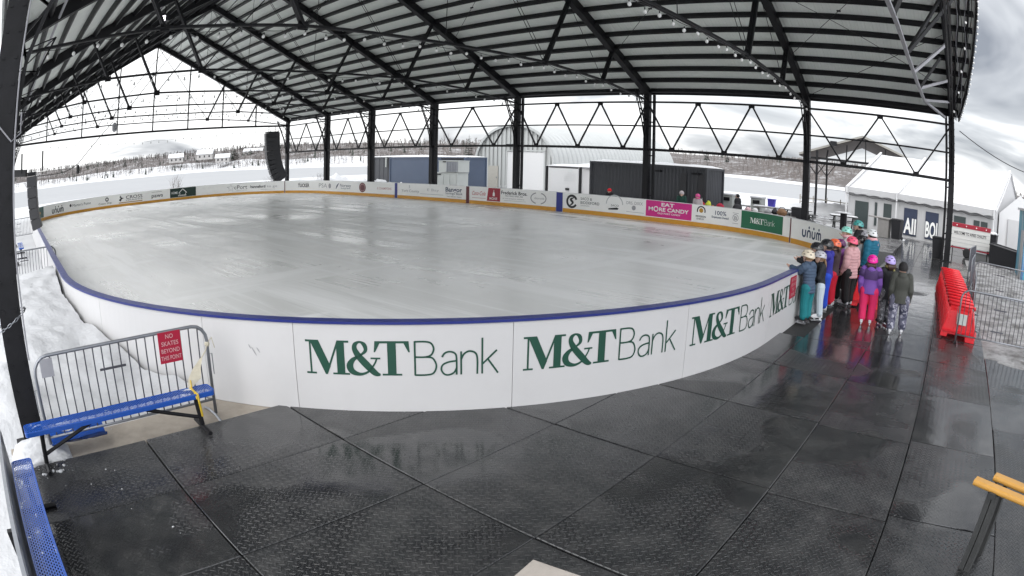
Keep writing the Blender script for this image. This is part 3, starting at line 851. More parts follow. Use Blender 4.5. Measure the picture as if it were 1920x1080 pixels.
# wind girder at the near gable, sky light on the steel painted in as grey
b = MB()
ch = [(50.15, 8, 6.75), (50.17, 14, 6.76), (50.14, 17.3, 6.75), (50.17, 22.0, 6.70), (50.30, 25.4, 6.55), (51.25, 27.2, 6.2)]
for i in range(len(ch) - 1): b.bar(ch[i], ch[i + 1], .12, .10)
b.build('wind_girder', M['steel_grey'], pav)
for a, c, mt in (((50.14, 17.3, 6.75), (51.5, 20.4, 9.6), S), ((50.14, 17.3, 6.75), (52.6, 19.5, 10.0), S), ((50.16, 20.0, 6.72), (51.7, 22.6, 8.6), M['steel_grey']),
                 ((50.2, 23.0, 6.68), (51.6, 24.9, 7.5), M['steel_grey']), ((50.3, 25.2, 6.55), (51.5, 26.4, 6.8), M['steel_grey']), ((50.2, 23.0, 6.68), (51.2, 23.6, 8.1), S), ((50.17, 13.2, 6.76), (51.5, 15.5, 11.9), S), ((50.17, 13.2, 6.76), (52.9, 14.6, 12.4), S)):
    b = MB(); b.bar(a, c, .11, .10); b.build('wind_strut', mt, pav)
b = MB()
for (a, c) in (((44.4, 24.3, zf(24.3)), (51.4, 17.6, zf(17.6, -.2))), ((44.4, 27.0, zf(27.0)), (51.4, 22.2, zf(22.2, -.2))), ((51.4, 25.5, zf(25.5, -.1)), (44.4, 20.5, zf(20.5))), ((36, 24, zf(24)), (44.1, 17.6, zf(17.6, -.1))), ((27.4, 22, zf(22)), (35.6, 17, zf(17))), ((0.2, 26, zf(26)), (6.7, 15, zf(15)))):
    b.tube([a, c], .012, 5); m = vl(a, c, .4); b.box(m, (.16, .05, .06))
b.build('brace_rod', S, pav)
# long pipe under the near eave
b = MB(); b.tube([(2, .66, 6.9), (44.6, .52, 6.86)], .04, 6); b.build('conduit', M['steel_grey'], pav)

# ------------------------------------------------------------------ festoon lights, lamps, cables, loudspeakers
M['bulb'] = pm('frosted bulb', (.85, .85, .83), .25, var=.02)
M['wire'] = pm('black cable', (.012, .012, .013), .6)
bb = MB(); bb.lathe([(.012, 0), (.018, -.015), (.02, -.06), (.022, -.07)], 6, m=0); bb.ball((0, 0, -.115), .052, 8, 6, (1, 1, 1.15), m=1)
bulb_me = None
def festoon(pts, step, label, sag=.10, drop=.05, group='strings of festoon bulbs in the pavilion roof', jitter=.06, size=1.0):
    global bulb_me
    pts = [V(p) for p in pts]
    r = thing('string_lights', label, 'string lights', tuple(pts[0]), 0, group)
    fine = []
    for i in range(len(pts) - 1):
        L = (pts[i + 1] - pts[i]).length; k = max(1, round(L / 2.4))
        for j in range(k):
            a, c = pts[i].lerp(pts[i + 1], j / k), pts[i].lerp(pts[i + 1], (j + 1) / k)
            for q in range(6):
                f = q / 6; p = a.lerp(c, f); p.z -= sag * 4 * f * (1 - f); fine.append(p)
    fine.append(pts[-1])
    b = MB(); b.tube(fine, .011, 4); b.build('wire', M['wire'], r)
    d = 0.0; nxt = step * .5; cnt = 0
    for i in range(len(fine) - 1):
        L = (fine[i + 1] - fine[i]).length
        while d + L >= nxt and cnt < 98:
            p = fine[i].lerp(fine[i + 1], (nxt - d) / L)
            if bulb_me is None:
                o = bb.build('bulb', [M['wire'], M['bulb']], None, smooth=True); bulb_me = o.data
            else:
                o = bpy.data.objects.new('bulb', bulb_me); COL.objects.link(o)
            o.parent = r
            o.location = p - pts[0] + V((0, 0, -drop)); o.scale = (size,) * 3
            o.rotation_euler = (random.uniform(-.25, .25), random.uniform(-.25, .25), 0)
            nxt += step * random.uniform(1 - jitter, 1 + jitter); cnt += 1
        d += L
names = ['second truss from the far gable', 'third truss from the far gable', 'fourth truss from the far gable', 'fifth truss, above the blue container', 'sixth truss, left of the last bay', 'truss nearest the camera']
for i in range(1, 7):
    x = CX[i] + .16; y0 = yn(x)
    def mr(y): return y0 + (YF - y) * (YR - y0) / (YF - YR)
    festoon([(x, 27.0, 6.0), (x, 23.2, 6.40), (x, 19.0, 6.62), (x, mr(19.0), 6.62), (x, mr(23.2), 6.4), (x, mr(26.8), 6.05)], .72, 'string of white bulbs along the tie of the ' + names[i - 1], sag=.10)
festoon([(np.interp(-y, [-p[0] for p in RK], [p[1] for p in RK]) + .07, y, zf(y, .26)) for y in (27.9, 25.9, 22.2, 18, 13.8)], .36, 'string of bulbs along the outer rake of the near gable', .03, .02, size=.8)
festoon([(np.interp(-y, [-p[0] for p in RK], [p[1] for p in RK]) - .5, y, zf(y, .05)) for y in (27.4, 25.0, 22.2, 18, 13.8)], 1.5, 'sparse string of bulbs under the near gable overhang', .05, .03)
festoon([(.3, 1.5, 6.6), (.3, 9, 7.6), (.3, 18.5, 7.6), (.3, 26, 6.6)], .8, 'upper string of bulbs across the far gable', .35)
festoon([(.3, 1.0, 5.75), (.3, 14, 5.2), (.3, 27, 5.8)], .8, 'lower string of bulbs under the far gable chord', .12)
festoon([(6.9, 2.0, 7.1), (6.9, 13, 8.2), (6.9, 25, 7.1)], .8, 'string of bulbs across the first bay by the far gable', .3)
# bundle of grey cables under the near gable overhang
M['cable_grey'] = pm('pale cable', (.28, .28, .30), .5)
for k in range(5):
    b = MB(); P = []
    for j in range(15):
        y = lerp(27.6, 13.9, j / 14); xr = np.interp(-y, [-p[0] for p in RK], [p[1] for p in RK])
        P.append((lerp(51.68, xr, .15 + .16 * k) + .07 * sin(j * 1.9 + k * 2), y, zf(y, .10 + .03 * k) - .10 * abs(sin(j * 1.3 + k))))
    b.tube([tuple(p) for p in spline(P, 4)], .018, 5)
    o = b.build('cable', M['cable_grey'] if k % 2 else M['wire']); tag(o, 'loose cable sagging under the near gable overhang', 'cable', 'loose cables under the near gable')
def one(b, name, mat, label, cat, group=None, smooth=False, bevel=0):
    return tag(b.build(name, mat, None, smooth=smooth, bevel=bevel), label, cat, group)
# overhead cable leaving the corner column to the right
b = MB(); P = []
for j in range(25):
    f = j / 24; P.append((lerp(52.0, 64.0, f), lerp(27.6, 36, f), lerp(5.75, 7.2, f) - 2.9 * 4 * f * (1 - f) * .62))
b.tube(P, .022, 5); one(b, 'overhead_cable', M['wire'], 'single black cable sagging from the corner column out to the right', 'cable')
# guy cable with hanging weight at far left
b = MB(); b.tube([(.2, 9.8, 7.0), (.2, 6.55, 3.9)], .03, 5); b.tube([tuple(p) for p in spline([(.2, 6.55, 3.9), (.3, 5, 3.35), (.4, 1.9, 3.35)], 6)], .03, 5)
g = thing('hanging_pulley', 'pulley weight hanging on a thin cable below the far gable', 'pulley', (.2, 6.55, 3.9)); b.build('cable', M['wire'], g)
b = MB(); b.lathe([(.10, 0), (.15, .1), (.15, .55), (.08, .7)], 8, (.2, 6.55, 3.1)); b.build('weight', M['wire'], g)
g = thing('pendant_lamp', 'grey pendant lamp hanging in front of the far gable', 'lamp', (.3, 9.95, 6.2)); b = MB(); b.lathe([(.10, .0), (.22, .15), (.24, .6), (.10, .75)], 10, (.3, 9.95, 6.15)); b.build('lamp_shade', M['steel_grey'], g); b = MB(); b.tube([(.3, 9.95, 6.9), (.3, 9.95, 8.2)], .02, 5); b.build('stem', M['wire'], g)
# one lit flood lamp
t = NT('lit lamp lens'); em = t.n('ShaderNodeEmission'); em.inputs[0].default_value = (.92, .88, 1, 1); em.inputs[1].default_value = 6
t.l(em.outputs[0], t.t.nodes['Material Output'].inputs[0]); M['lit'] = t.m
g = thing('flood_lamp', 'small flood lamp with a lit lens under the near roof slope', 'lamp', (25.0, 6.73, 9.3))
b = MB(); b.box((24.9, 6.85, 9.55), (.34, .40, .30)); b.build('housing', S, g)
b = MB(); b.box((25.09, 6.72, 9.46), (.03, .22, .26), rz=-.5); b.build('lens', M['lit'], g)
b = MB(); b.bar((24.9, 6.85, 9.7), (24.9, 6.85, 10.1), .05); b.build('bracket', S, g)
# loudspeaker line arrays
M['spk'] = pm('black speaker paint', (.016, .016, .018), .5, var=.3, scale=9)
M['grille'] = pm('speaker grille', (.035, .035, .038), .6, var=.3, scale=30, bump=.4, bscale=300)
def line_array(loc, rz, label, n, w, h, d, lean):
    r = thing('line_array_speaker', label, 'loudspeaker', loc, rz, 'hanging line array loudspeakers')
    p = V((0, 0, 0)); a = radians(2)
    for i in range(n):
        a += radians(lean * (i / n) ** 1.3)
        R = Matrix.Rotation(a, 3, 'X')
        c = p + R @ V((0, 0, -h / 2))
        b = MB(); b.box(c, (d, w, h * .99), M=R); cab = b.build('cabinet', M['spk'], r, world=False, bevel=.015)
        b = MB(); b.box(c + R @ V((d / 2 + .008, 0, 0)), (.02, w * .94, h * .95), M=R); b.build('grille', M['grille'], cab, world=False)
        p = p + R @ V((0, 0, -h))
    b = MB(); b.box((0, 0, .06), (d * .8, w * .9, .08)); b.bar((0, -.3, .1), (0, -.3, .55), .04); b.bar((0, .3, .1), (0, .3, .55), .04); b.build('fly_frame', S, r, world=False)
    return r
line_array((.9, 25.25, 5.3), radians(-14), 'long curved black line array speaker beside the far corner column', 11, 1.3, .40, .85, 7.5)
line_array((36.5, .10, 3.0), radians(-8), 'small curved black speaker fixed to a near side column at far left', 5, .26, .24, .5, 8)
b = MB(); b.bar((36.3, -.05, 3.1), (36.0, -.5, 3.15), .08, .16); b.build('wall_bracket', S, pav)
# ------------------------------------------------------------------ far bank, woods, houses
SH = [(-470, -260), (-430, -150), (-412, -60), (-409, 16), (-410, 66), (-350, 100), (-338, 150), (-282, 162), (-222, 182), (-160, 250), (-84, 330), (-35, 302), (-14, 284), (40, 290), (110, 330), (190, 400), (300, 480), (420, 520)]
SHs = [V((p[0], p[1])) for p in spline(SH, 4)]
def shore(i, d):
    p = SHs[i]; r = (p - V((51, 0))).normalized(); return p + r * d
PROF = [(0, -2.2), (3, -1.2), (14, -.6), (30, .8), (55, 3.4), (85, 5.6), (130, 7.2), (220, 8.0)]
PD = [p[0] for p in PROF]; PZ = [p[1] for p in PROF]
nS = len(SHs); ISPL = 37
def hz(i, d):
    p = shore(i, d)
    k = float(np.interp(i, [0, ISPL - 4, ISPL + 4, nS], [1.95, 1.7, 1.55, 1.5]))
    z = float(np.interp(d, PD, PZ)); return (z * k if z > 0 else z) * (1 + .25 * noise2(p.x * .006, p.y * .006, 4)) + noise2(p.x * .03, p.y * .03, 2) * min(1.2, d * .03)
def hill_mat(name, lo, hi, brown):
    t = NT(name)
    f = t.noise(.09, 8, .75); g = t.noise(.5, 5, .7)
    k = t.ramp(t.math('ADD', t.math('MULTIPLY', f, .6), t.math('MULTIPLY', g, .4)), [(lo, 0.0), (hi, 1.0)])
    return t.set(Base_Color=t.mix(k, (.50, .505, .515), brown), Roughness=.9)
M['hill_snow'] = hill_mat('snowy hillside', .50, .62, (.20, .18, .17))
M['hill_brown'] = hill_mat('leaf litter hillside', .30, .50, (.075, .064, .060))
def hill(name, i0, i1, mat, upper=None):
    b = MB(); ds = [0, 3, 8, 14, 22, 30, 42, 55, 70, 85, 105, 130, 170, 220]
    rows = []
    for d in ds:
        rows.append([(*shore(i, d), hz(i, d)) for i in range(i0, i1 + 1)])
    b.grid(rows)
    m2 = [0 if ds[k // (i1 - i0)] < 13 else (2 if upper and ds[k // (i1 - i0)] > 41 else 1) for k in range(len(b.f))]; b.m = m2
    tag(b.build(name, [M['snow'], mat, upper or mat], smooth=True), kind='structure')
ISPL = 37
hill('snowy_hill', 0, ISPL, M['hill_snow'], M['hill_brown'])
hill('wooded_hill', ISPL, nS - 1, M['hill_brown'])
M['twig'] = pm('bare grey twigs', (.155, .135, .125), .9, var=.3, scale=.4)
M['twig_dark'] = pm('dark bare trunks', (.075, .066, .062), .9, var=.3, scale=.4)
M['conifer'] = pm('dark conifer foliage', (.030, .042, .032), .9, var=.4, scale=.5)
def fuzzy_tree(b, p, h, w, n, m=0, th=.09):
    """bare winter tree of thin triangles"""
    x, y, z = p
    def tri(a, c, t):
        a, c = V(a), V(c); d = (c - a); s = V((-(p[1]), p[0] - 51, 0)); s = V((d.y, -d.x, 0)) if d.xy.length > .3 * h else V((y, 51 - x, 0))
        s = s.normalized() * t
        b.add([a - s, a + s, c], [(0, 1, 2)], m)
    b.add([(x - th, y, z - .5), (x + th, y, z - .5), (x, y + th, z - .5), (x + random.uniform(-.2, .2), y, z + h)], [(0, 1, 3), (1, 2, 3), (2, 0, 3)], m)
    for k in range(n):
        f = random.uniform(.25, .95); a = random.uniform(0, 2 * pi); L = w * random.uniform(.5, 1) * (1.1 - f * .6)
        st = (x, y, z + h * f * .85); en = (x + cos(a) * L, y + sin(a) * L, z + h * min(1.02, f * .85 + random.uniform(.05, .26)))
        tri(st, en, th * .75)
        for q in range(2):
            a2 = a + random.uniform(-.9, .9); mid = vl(st, en, random.uniform(.4, .8)); e2 = mid + V((cos(a2) * L * .5, sin(a2) * L * .5, h * random.uniform(.05, .16)))
            tri(mid, e2, th * .55)
def fuzzy_conifer(b, p, h, w, n=7, m=1):
    x, y, z = p
    b.add([(x - .12, y, z - .5), (x + .12, y, z - .5), (x, y + .12, z - .5), (x, y, z + h)], [(0, 1, 3), (1, 2, 3), (2, 0, 3)], m)
    for k in range(n):
        f = k / n; zz = z + h * (.10 + .86 * f); r = w * (1 - f) ** .8 * random.uniform(.75, 1.1)
        c = 9; a0 = random.uniform(0, 6); ring = []
        for j in range(c):
            a = a0 + 2 * pi * j / c; rr = r * (random.uniform(.75, 1.1) if j % 2 == 0 else random.uniform(.30, .5))
            ring.append((x + cos(a) * rr, y + sin(a) * rr, zz - h * .05 * random.uniform(.4, 1.4)))
        top = (x, y, zz + h * 1.35 / n)
        b.add(ring + [top], [(j, (j + 1) % c, c) for j in range(c)], m)
def woods(name, i0, i1, n, d0, d1, h0, h1, dark, con, tw=8, seed=1):
    random.seed(seed); b = MB()
    for k in range(n):
        i = random.randint(i0, i1 - 1); d = d0 + (d1 - d0) * random.random()
        p = shore(i, d).lerp(shore(i + 1, d), random.random()); z = hz(i, d)
        h = random.uniform(h0, h1)
        if random.random() < con: fuzzy_conifer(b, (p.x, p.y, z), h * random.uniform(.7, 1.0), h * .23, 6)
        else: fuzzy_tree(b, (p.x, p.y, z), h, h * .22, tw, 2 if random.random() < dark else 0, .09 if d < 60 else .13)
    tag(b.build(name, [M['twig'], M['conifer'], M['twig_dark']]), kind='stuff')
woods('bank_woods', 2, ISPL - 2, 1900, 9, 46, 3.0, 5.4, .75, .03, 5, 3)
woods('hilltop_woods', 0, ISPL, 2600, 44, 130, 2.6, 4.8, .85, .06, 9, 5)
woods('bare_woods', ISPL - 4, nS - 1, 2800, 14, 170, 2.6, 5.2, .06, .006, 9, 8)
random.seed(21)
def conifer(loc, h, w, label, n=12):
    t = thing('pine_tree', label, 'tree', loc)
    b = MB(); b.tube([(0, 0, -.5), (0, 0, h)], [h * .02, .03], 6); b.build('trunk', M['twig_dark'], t, world=False)
    b = MB()
    for k in range(n):
        f = k / n; zz = h * (.16 + .82 * f); r = w * (1 - f) ** .75 + .25
        for j in range(int(14 - 6 * f)):
            a = random.uniform(0, 2 * pi); L = r * random.uniform(.55, 1.1)
            e = V((cos(a) * L, sin(a) * L, zz - L * .12 + random.uniform(-.2, .2))); s = V((-sin(a), cos(a), 0)) * L * .22
            st = V((0, 0, zz + .1)); mid = st.lerp(e, .6)
            b.add([st, mid + s, e, mid - s + V((0, 0, .08 * L))], [(0, 1, 2), (0, 2, 3)])
    b.build('crown', M['conifer'], t, world=False); return t
conifer((-103.8, 155.2, 0.5), 9.9, 2.4, 'dark pine standing above the bare woods left of the quonset hut')
conifer((-88.5, 320.2, 5.5), 6.3, 2.2, 'bushy dark pine on the ridge right of the container')
conifer((-78, 325.3, 5.5), 5.2, 1.8, 'smaller pine on the ridge beside a bushy one')
conifer((-351, 176, 4.0), 9.5, 5.0, 'broad dark evergreen among the houses across the river')
conifer((-345, 186, 4.0), 8.0, 4.0, 'rounder evergreen beside the broad one across the river')
conifer((-395, 102, 5.5), 6.5, 2.0, 'pointed pine on the far left hilltop, nearest the pulley cable')
def bare_tree(loc, h, spread, label, name='bare_tree', cat='tree', stems=1, depth=4, r0=None, seed=0, mat='twig', upright=.5):
    rnd = random.Random(seed)
    t = thing(name, label, cat, loc)
    tr, cr = MB(), MB()
    def grow(p, d, L, r, k):
        pts = [p]; q = p; dd = d.copy()
        for i in range(3):
            dd = (dd + V((rnd.uniform(-.18, .18), rnd.uniform(-.18, .18), rnd.uniform(-.05, .12)))).normalized(); q = q + dd * L / 3; pts.append(q)
        (tr if k == depth else cr).tube(pts, [r, r * .85, r * .7, r * .55], 5 if k > depth - 2 else 3, cap=False)
        if k <= 0: return
        for j in range(3 if k > 1 else 2):
            a = rnd.uniform(0, 2 * pi); s = spread * rnd.uniform(.6, 1.2)
            nd = (dd + V((cos(a) * s, sin(a) * s, upright * rnd.uniform(.1, .5)))).normalized()
            grow(pts[-1] if j == 0 else pts[rnd.randint(1, 3)], nd, L * rnd.uniform(.6, .8), r * .55, k - 1)
    for s in range(stems):
        a = rnd.uniform(0, 2 * pi); k = 0 if stems == 1 else rnd.uniform(.1, .45)
        grow(V((cos(a) * k * .5, sin(a) * k * .5, -.2)), V((cos(a) * k, sin(a) * k, 1)).normalized(), h * .36, r0 or h * .018, depth)
    tr.build('trunk', M[mat], t, world=False); cr.build('crown', M[mat], t, world=False); return t
bare_tree((-94, 136.5, -.5), 13.5, .55, 'tall slender bare tree rising behind the blue container', seed=4, upright=.7)
bare_tree((-6.5, 18.2, -.05), 2.9, .5, 'pale bare shrub behind the left boards, tallest of three', 'bare_shrub', 'shrub', 7, 3, .018, 5)
bare_tree((-2.6, 27.2, -.05), 2.2, .8, 'bare bush just left of the hanging speaker', 'bare_shrub', 'shrub', 9, 3, .016, 6)
bare_tree((-.2, 31.0, -.05), 2.1, .8, 'bare bush between the two leftmost far columns', 'bare_shrub', 'shrub', 9, 3, .016, 7)
bare_tree((65, 120, -.05), 8.5, .75, 'dark bare tree at the far right behind the white tents', seed=9, mat='twig_dark')
bare_tree((71, 116, -.05), 10, .75, 'taller dark bare tree at the right edge of the view', seed=10, mat='twig_dark')
bare_tree((60, 125, -.05), 6, .8, 'small bare tree left of the taller ones at far right', seed=11, mat='twig_dark')
M['house_wall'] = pm('grey clapboard', (.33, .32, .31), .8, var=.15, scale=.8)
def house(loc, rz, w, d, h, rh, label):
    t = thing('house', label, 'house', loc, rz)
    b = MB(); b.box((0, 0, h / 2), (w, d, h)); b.prism([(-d / 2, h), (d / 2, h), (0, h + rh)], lambda a, c: (-w / 2, a, c), lambda a, c: (w / 2, a, c)); b.build('wall', M['house_wall'], t, world=False)
    b = MB()
    for s in (-1, 1):
        b.bar((0, s * (d / 2 + .4), h - rh * .08), (0, 0, h + rh + .12), w + .8, .3)
    rf = b.build('roof', M['snow'], t, world=False)
    b = MB(); b.box((w * .25, .6, h + rh), (.7, .7, 1.6)); b.build('chimney', M['twig_dark'], rf, world=False)
    for x in (-w * .3, 0, w * .3):
        b = MB(); b.box((x, -d / 2 - .03, h * .55), (1.1, .06, 1.4)); b.build('window', M['ink_black'], t, world=False)
house((-376, 138.8, 5.6), radians(70), 11, 8, 3.6, 2.6, 'grey house with snowy roof, leftmost of those across the river')
house((-369, 160, 6.2), radians(60), 12, 8, 4, 2.8, 'two storey house with snow covered roof behind the evergreen across the river')
house((-345.5, 164.7, 3.4), radians(58), 10, 7, 3.2, 2.4, 'low house with white roof nearest the far shore')
house((-352, 192, 5.8), radians(55), 14, 7, 4.2, 1.8, 'long house behind the hanging speaker across the river')

# ------------------------------------------------------------------ containers, hut, trailer behind the boards
def ribbed(b, p0, p1, z0, z1, pitch, depth, out, m=0):
    """corrugated wall sheet from p0 to p1 (2D)"""
    p0, p1 = V(p0), V(p1); L = (p1 - p0).length; d = (p1 - p0) / L; n = V((d.y, -d.x)) * out
    k = max(1, int(L / pitch)); A = []
    for i in range(k):
        for f, o in ((0, 0), (.25, 0), (.38, depth), (.75, depth), (.88, 0)):
            q = p0 + d * (L * (i + f) / k) + n * o; A.append(q)
    A.append(p1)
    b.grid([[(q.x, q.y, z0) for q in A], [(q.x, q.y, z1) for q in A]], m)
M['ctr_blue'] = pm('blue container paint', (.045, .062, .098), .5, var=.12, scale=.7, dirt=.2, dcol=(.05, .065, .10))
M['ctr_dark'] = pm('charcoal container paint', (.040, .042, .048), .5, var=.2, scale=.9, dirt=.2, dcol=(.09, .09, .10))
M['ctr_grey'] = pm('pale cabinet paint', (.34, .355, .34), .5, var=.1, scale=1.5, dirt=.25, dcol=(.2, .2, .2))
def container(name, label, x0, x1, y0, y1, h, mat, snow=.12, pitch=.28, depth=.035, smooth=False, cat='container'):
    r = thing(name, label, cat, ((x0 + x1) / 2, (y0 + y1) / 2, 0))
    b = MB(); b.box(((x0 + x1) / 2, (y0 + y1) / 2, h / 2), (x1 - x0 - .1, y1 - y0 - .1, h - .05)); b.build('body', mat, r)
    b = MB()
    for (p, q) in (((x0, y0), (x1, y0)), ((x1, y0), (x1, y1)), ((x1, y1), (x0, y1)), ((x0, y1), (x0, y0))):
        if smooth: b.poly([(p[0], p[1], .1), (q[0], q[1], .1), (q[0], q[1], h - .1), (p[0], p[1], h - .1)])
        else: ribbed(b, p, q, .1, h - .1, pitch, depth, -1)
    b.build('side_wall', mat, r)
    b = MB(); z = (.08, h - .06)
    for zz in z:
        for (p, q) in (((x0, y0), (x1, y0)), ((x1, y0), (x1, y1)), ((x1, y1), (x0, y1)), ((x0, y1), (x0, y0))):
            b.bar((p[0], p[1], zz), (q[0], q[1], zz), .10, .12)
    for p in ((x0, y0), (x1, y0), (x1, y1), (x0, y1)): b.box((p[0], p[1], h / 2), (.13, .13, h))
    b.build('corner_frame', mat, r)
    if snow:
        b = MB(); rows = []
        for j in range(5):
            rows.append([(lerp(x0 - .05, x1 + .05, i / 14), lerp(y0 - .06, y1 + .05, j / 4), h + (snow * (1 + .6 * noise2(i * .7, j, 3)) if 0 < j < 4 and 0 < i < 14 else .02)) for i in range(15)])
        b.grid(rows); b.build('snow_cap', M['snow'], r, smooth=True)
    return r
r = container('shipping_container', 'smooth slate blue container with snow on top behind the boards', 4.6, 14.4, 36.0, 38.5, 2.76, M['ctr_blue'], smooth=True)
b = MB(); b.bar((11.6, 35.96, 2.62), (14.4, 35.96, 2.62), .04, .12); b.build('gutter', S, r)
r = container('storage_container', 'dark ribbed container end left of the blue container', 1.7, 4.45, 36.2, 42, 2.80, M['ctr_dark'], pitch=.55, depth=.09)
b = MB(); b.box((3.85, 36.08, 2.3), (.14, .1, .9)); b.build('door_plate', M['ctr_grey'], r)
r = container('dark_container', 'long charcoal ribbed container with snow on its roof and two lamps', 30.7, 38.0, 30.0, 32.4, 2.76, M['ctr_dark'], pitch=.22, depth=.022)
for x in (35.2, 37.5):
    b = MB(); b.box((x, 29.75, 2.42), (.42, .26, .10)); l = b.build('lamp', S, r)
    b = MB(); b.bar((x, 29.98, 2.46), (x, 29.8, 2.46), .05); b.build('bracket', S, l)
for x in (36.7, 37.75):
    b = MB(); b.box((x, 29.93, 1.35), (.34, .03, 2.1)); d = b.build('door', M['grille'], r)
    b = MB(); b.box((x + .1, 29.90, 1.1), (.06, .03, .18)); b.build('handle', M['galv'], d)
# outdoor cooling units
for loc, w, h, label in (((14.55, 34.2, 0), 2.9, 1.55, 'large pale cooling unit on the ground by the quonset hut'), ((15.0, 34.2, 1.55), 2.2, .95, 'smaller ribbed cooling unit stacked on top of the large one')):
    r = thing('cooling_unit', label, 'cooling unit', loc, 0, 'cooling units beside the quonset hut')
    b = MB(); b.box((0, 0, h / 2), (w, 1.2, h - .06)); b.box((0, 0, h - .03), (w + .06, 1.26, .06)); b.build('casing', M['ctr_grey'], r, world=False)
    b = MB()
    if h < 1: ribbed(b, (-w * .10, -.62), (w * .48, -.62), .08, h - .1, .16, .05, 1)
    else:
        for i in range(4): b.box((-w * .38 + i * w * .25, -.615, h * .5), (w * .2, .03, h * .8))
    b.build('panel', M['galv'] if h < 1 else M['ctr_grey'], r, world=False)
    b = MB(); b.box((-w * .2, -.63, h * .9), (w * .15, .05, .09)); b.build('vent', S, r, world=False)
# quonset hut
M['hut'] = pm('white corrugated steel', (.34, .35, .345), .5, var=.08, scale=.7, dirt=.25, dcol=(.42, .43, .44))
M['hut_door'] = pm('white roller door', (.50, .50, .50), .5, var=.05)
M['door_grey'] = pm('grey door', (.30, .29, .26), .55)
hx0, hx1, hy = 9.7, 18.85, 42.0; hc = (hx0 + hx1) / 2; hw = (hx1 - hx0) / 2
PROFQ = [(-1, 0), (-1.0, 1.6), (-.985, 2.5), (-.94, 3.3), (-.83, 4.15), (-.66, 4.85), (-.45, 5.35), (-.22, 5.62), (0, 5.70)]
PROFQ = PROFQ + [(-a, z) for a, z in PROFQ[-2::-1]]
pq = spline(PROFQ, 3)
hut = thing('quonset_hut', 'white arched corrugated hut with roller door behind the boards', 'hut', (hc, 50, 0))
b = MB(); rows = []
for j in range(70):
    y = hy + j * .33; e = (0, .05, .10, .05)[j % 4] if 0 else (.0 if j % 2 else .09)
    rows.append([(hc + p[0] * (hw + e), y, p[1] + e * (p[1] / 5.7)) for p in pq])
b.grid(rows); b.build('arched_shell', M['hut'], hut)
b = MB()
xs = [hx0 + i * (hx1 - hx0) / 36 for i in range(37)]
def topz(x):
    u = (x - hc) / hw; return float(np.interp(u, [q[0] for q in pq[3:-3]], [q[1] for q in pq[3:-3]])) if abs(u) < .999 else 1.6
for i in range(36):
    o = .10 if i % 2 else 0
    x0_, x1_ = xs[i], xs[i + 1]
    b.poly([(x0_, hy + .3 - o, 0), (x1_, hy + .3 - o, 0), (x1_, hy + .3 - o, topz(x1_)), (x0_, hy + .3 - o, topz(x0_))])
    b.poly([(x1_, hy + .25, 0), (x1_, hy + .3, 0), (x1_, hy + .3, topz(x1_)), (x1_, hy + .25, topz(x1_))])
b.build('front_wall', M['hut'], hut)
b = MB()
for i in range(len(pq) - 1): b.bar((hc + pq[i][0] * hw, hy, pq[i][1]), (hc + pq[i + 1][0] * hw, hy, pq[i + 1][1]), .22, .10, up=(0, 1, 0))
b.build('edge_trim', M['hut'], hut)
b = MB(); b.box((11.8, hy + .21, 1.0), (1.2, .05, 2.0)); d = b.build('side_door', M['door_grey'], hut)
b = MB(); b.box((12.25, hy + .17, .95), (.08, .05, .14)); b.build('handle', M['galv'], d)
b = MB(); b.box((15.6, hy + .2, 1.65), (4.2, .05, 3.3)); d = b.build('roller_door', M['hut_door'], hut)
b = MB()
for x in (13.45, 17.75): b.box((x, hy + .17, 1.68), (.14, .12, 3.4))
b.box((15.6, hy + .17, 3.42), (4.4, .12, .14)); b.build('door_frame', M['hut'], d)
b = MB(); b.box((14.2, hy - .2, 3.95), (.7, .5, .08)); b.build('lamp', S, hut)
# trailer
tr = thing('box_trailer', 'white box trailer with black corner posts and snow on its roof', 'trailer', (25.5, 36, 0))
M['trailer'] = pm('white trailer skin', (.50, .49, .49), .45, var=.05, scale=1, dirt=.2, dcol=(.4, .4, .4))
b = MB(); b.box((25.0, 37.6, 1.35), (3.0, 5, 1.9)); b.build('body', M['trailer'], tr)
b = MB(); b.poly([(26.5, 35.1, .4), (28.4, 35.7, .4), (28.4, 35.7, 2.3), (26.5, 35.1, 2.3)]); b.box((27.6, 36.9, 1.35), (2.0, 2.2, 1.9)); b.build('nose', M['trailer'], tr)
b = MB(); b.box((25.0, 35.05, 1.3), (2.6, .06, 1.75)); d = b.build('rear_door', M['hut_door'], tr)
b = MB()
for k in range(4): b.box((25.55, 35.01, 1.75 - k * .14), (1.0, .02, .025))
b.box((25.6, 35.01, 1.98), (.35, .02, .2)); b.build('lettering', M['ink_pale'], d)
b = MB(); b.box((25.4, 34.98, .72), (.28, .08, .14)); b.build('latch', S, d)
for x in (23.55, 26.45):
    b = MB(); b.box((x, 35.03, 1.3), (.14, .12, 1.95)); b.build('corner_post', S, tr)
b = MB(); b.box((25.0, 35.03, 2.2), (2.4, .05, .05)); b.build('hinge_bar', S, tr)
for x in (23.7, 26.3):
    b = MB(); b.lathe([(.32, -.12), (.34, -.05), (.34, .05), (.32, .12)], 14, (x, 37.6, .34), M=Matrix.Rotation(pi / 2, 3, 'Y')); b.build('wheel', S, tr)
b = MB(); rows = []
for j in range(6):
    rows.append([(lerp(23.4, 28.5, i / 14), lerp(35.0, 40, j / 5), 2.30 + (0 if j in (0, 5) or i in (0, 14) else .13 + .16 * max(0, sin((i - 6) * .45)) + .05 * noise2(i, j, 1))) for i in range(15)])
b.grid(rows); b.build('snow_cap', M['snow'], tr, smooth=True)

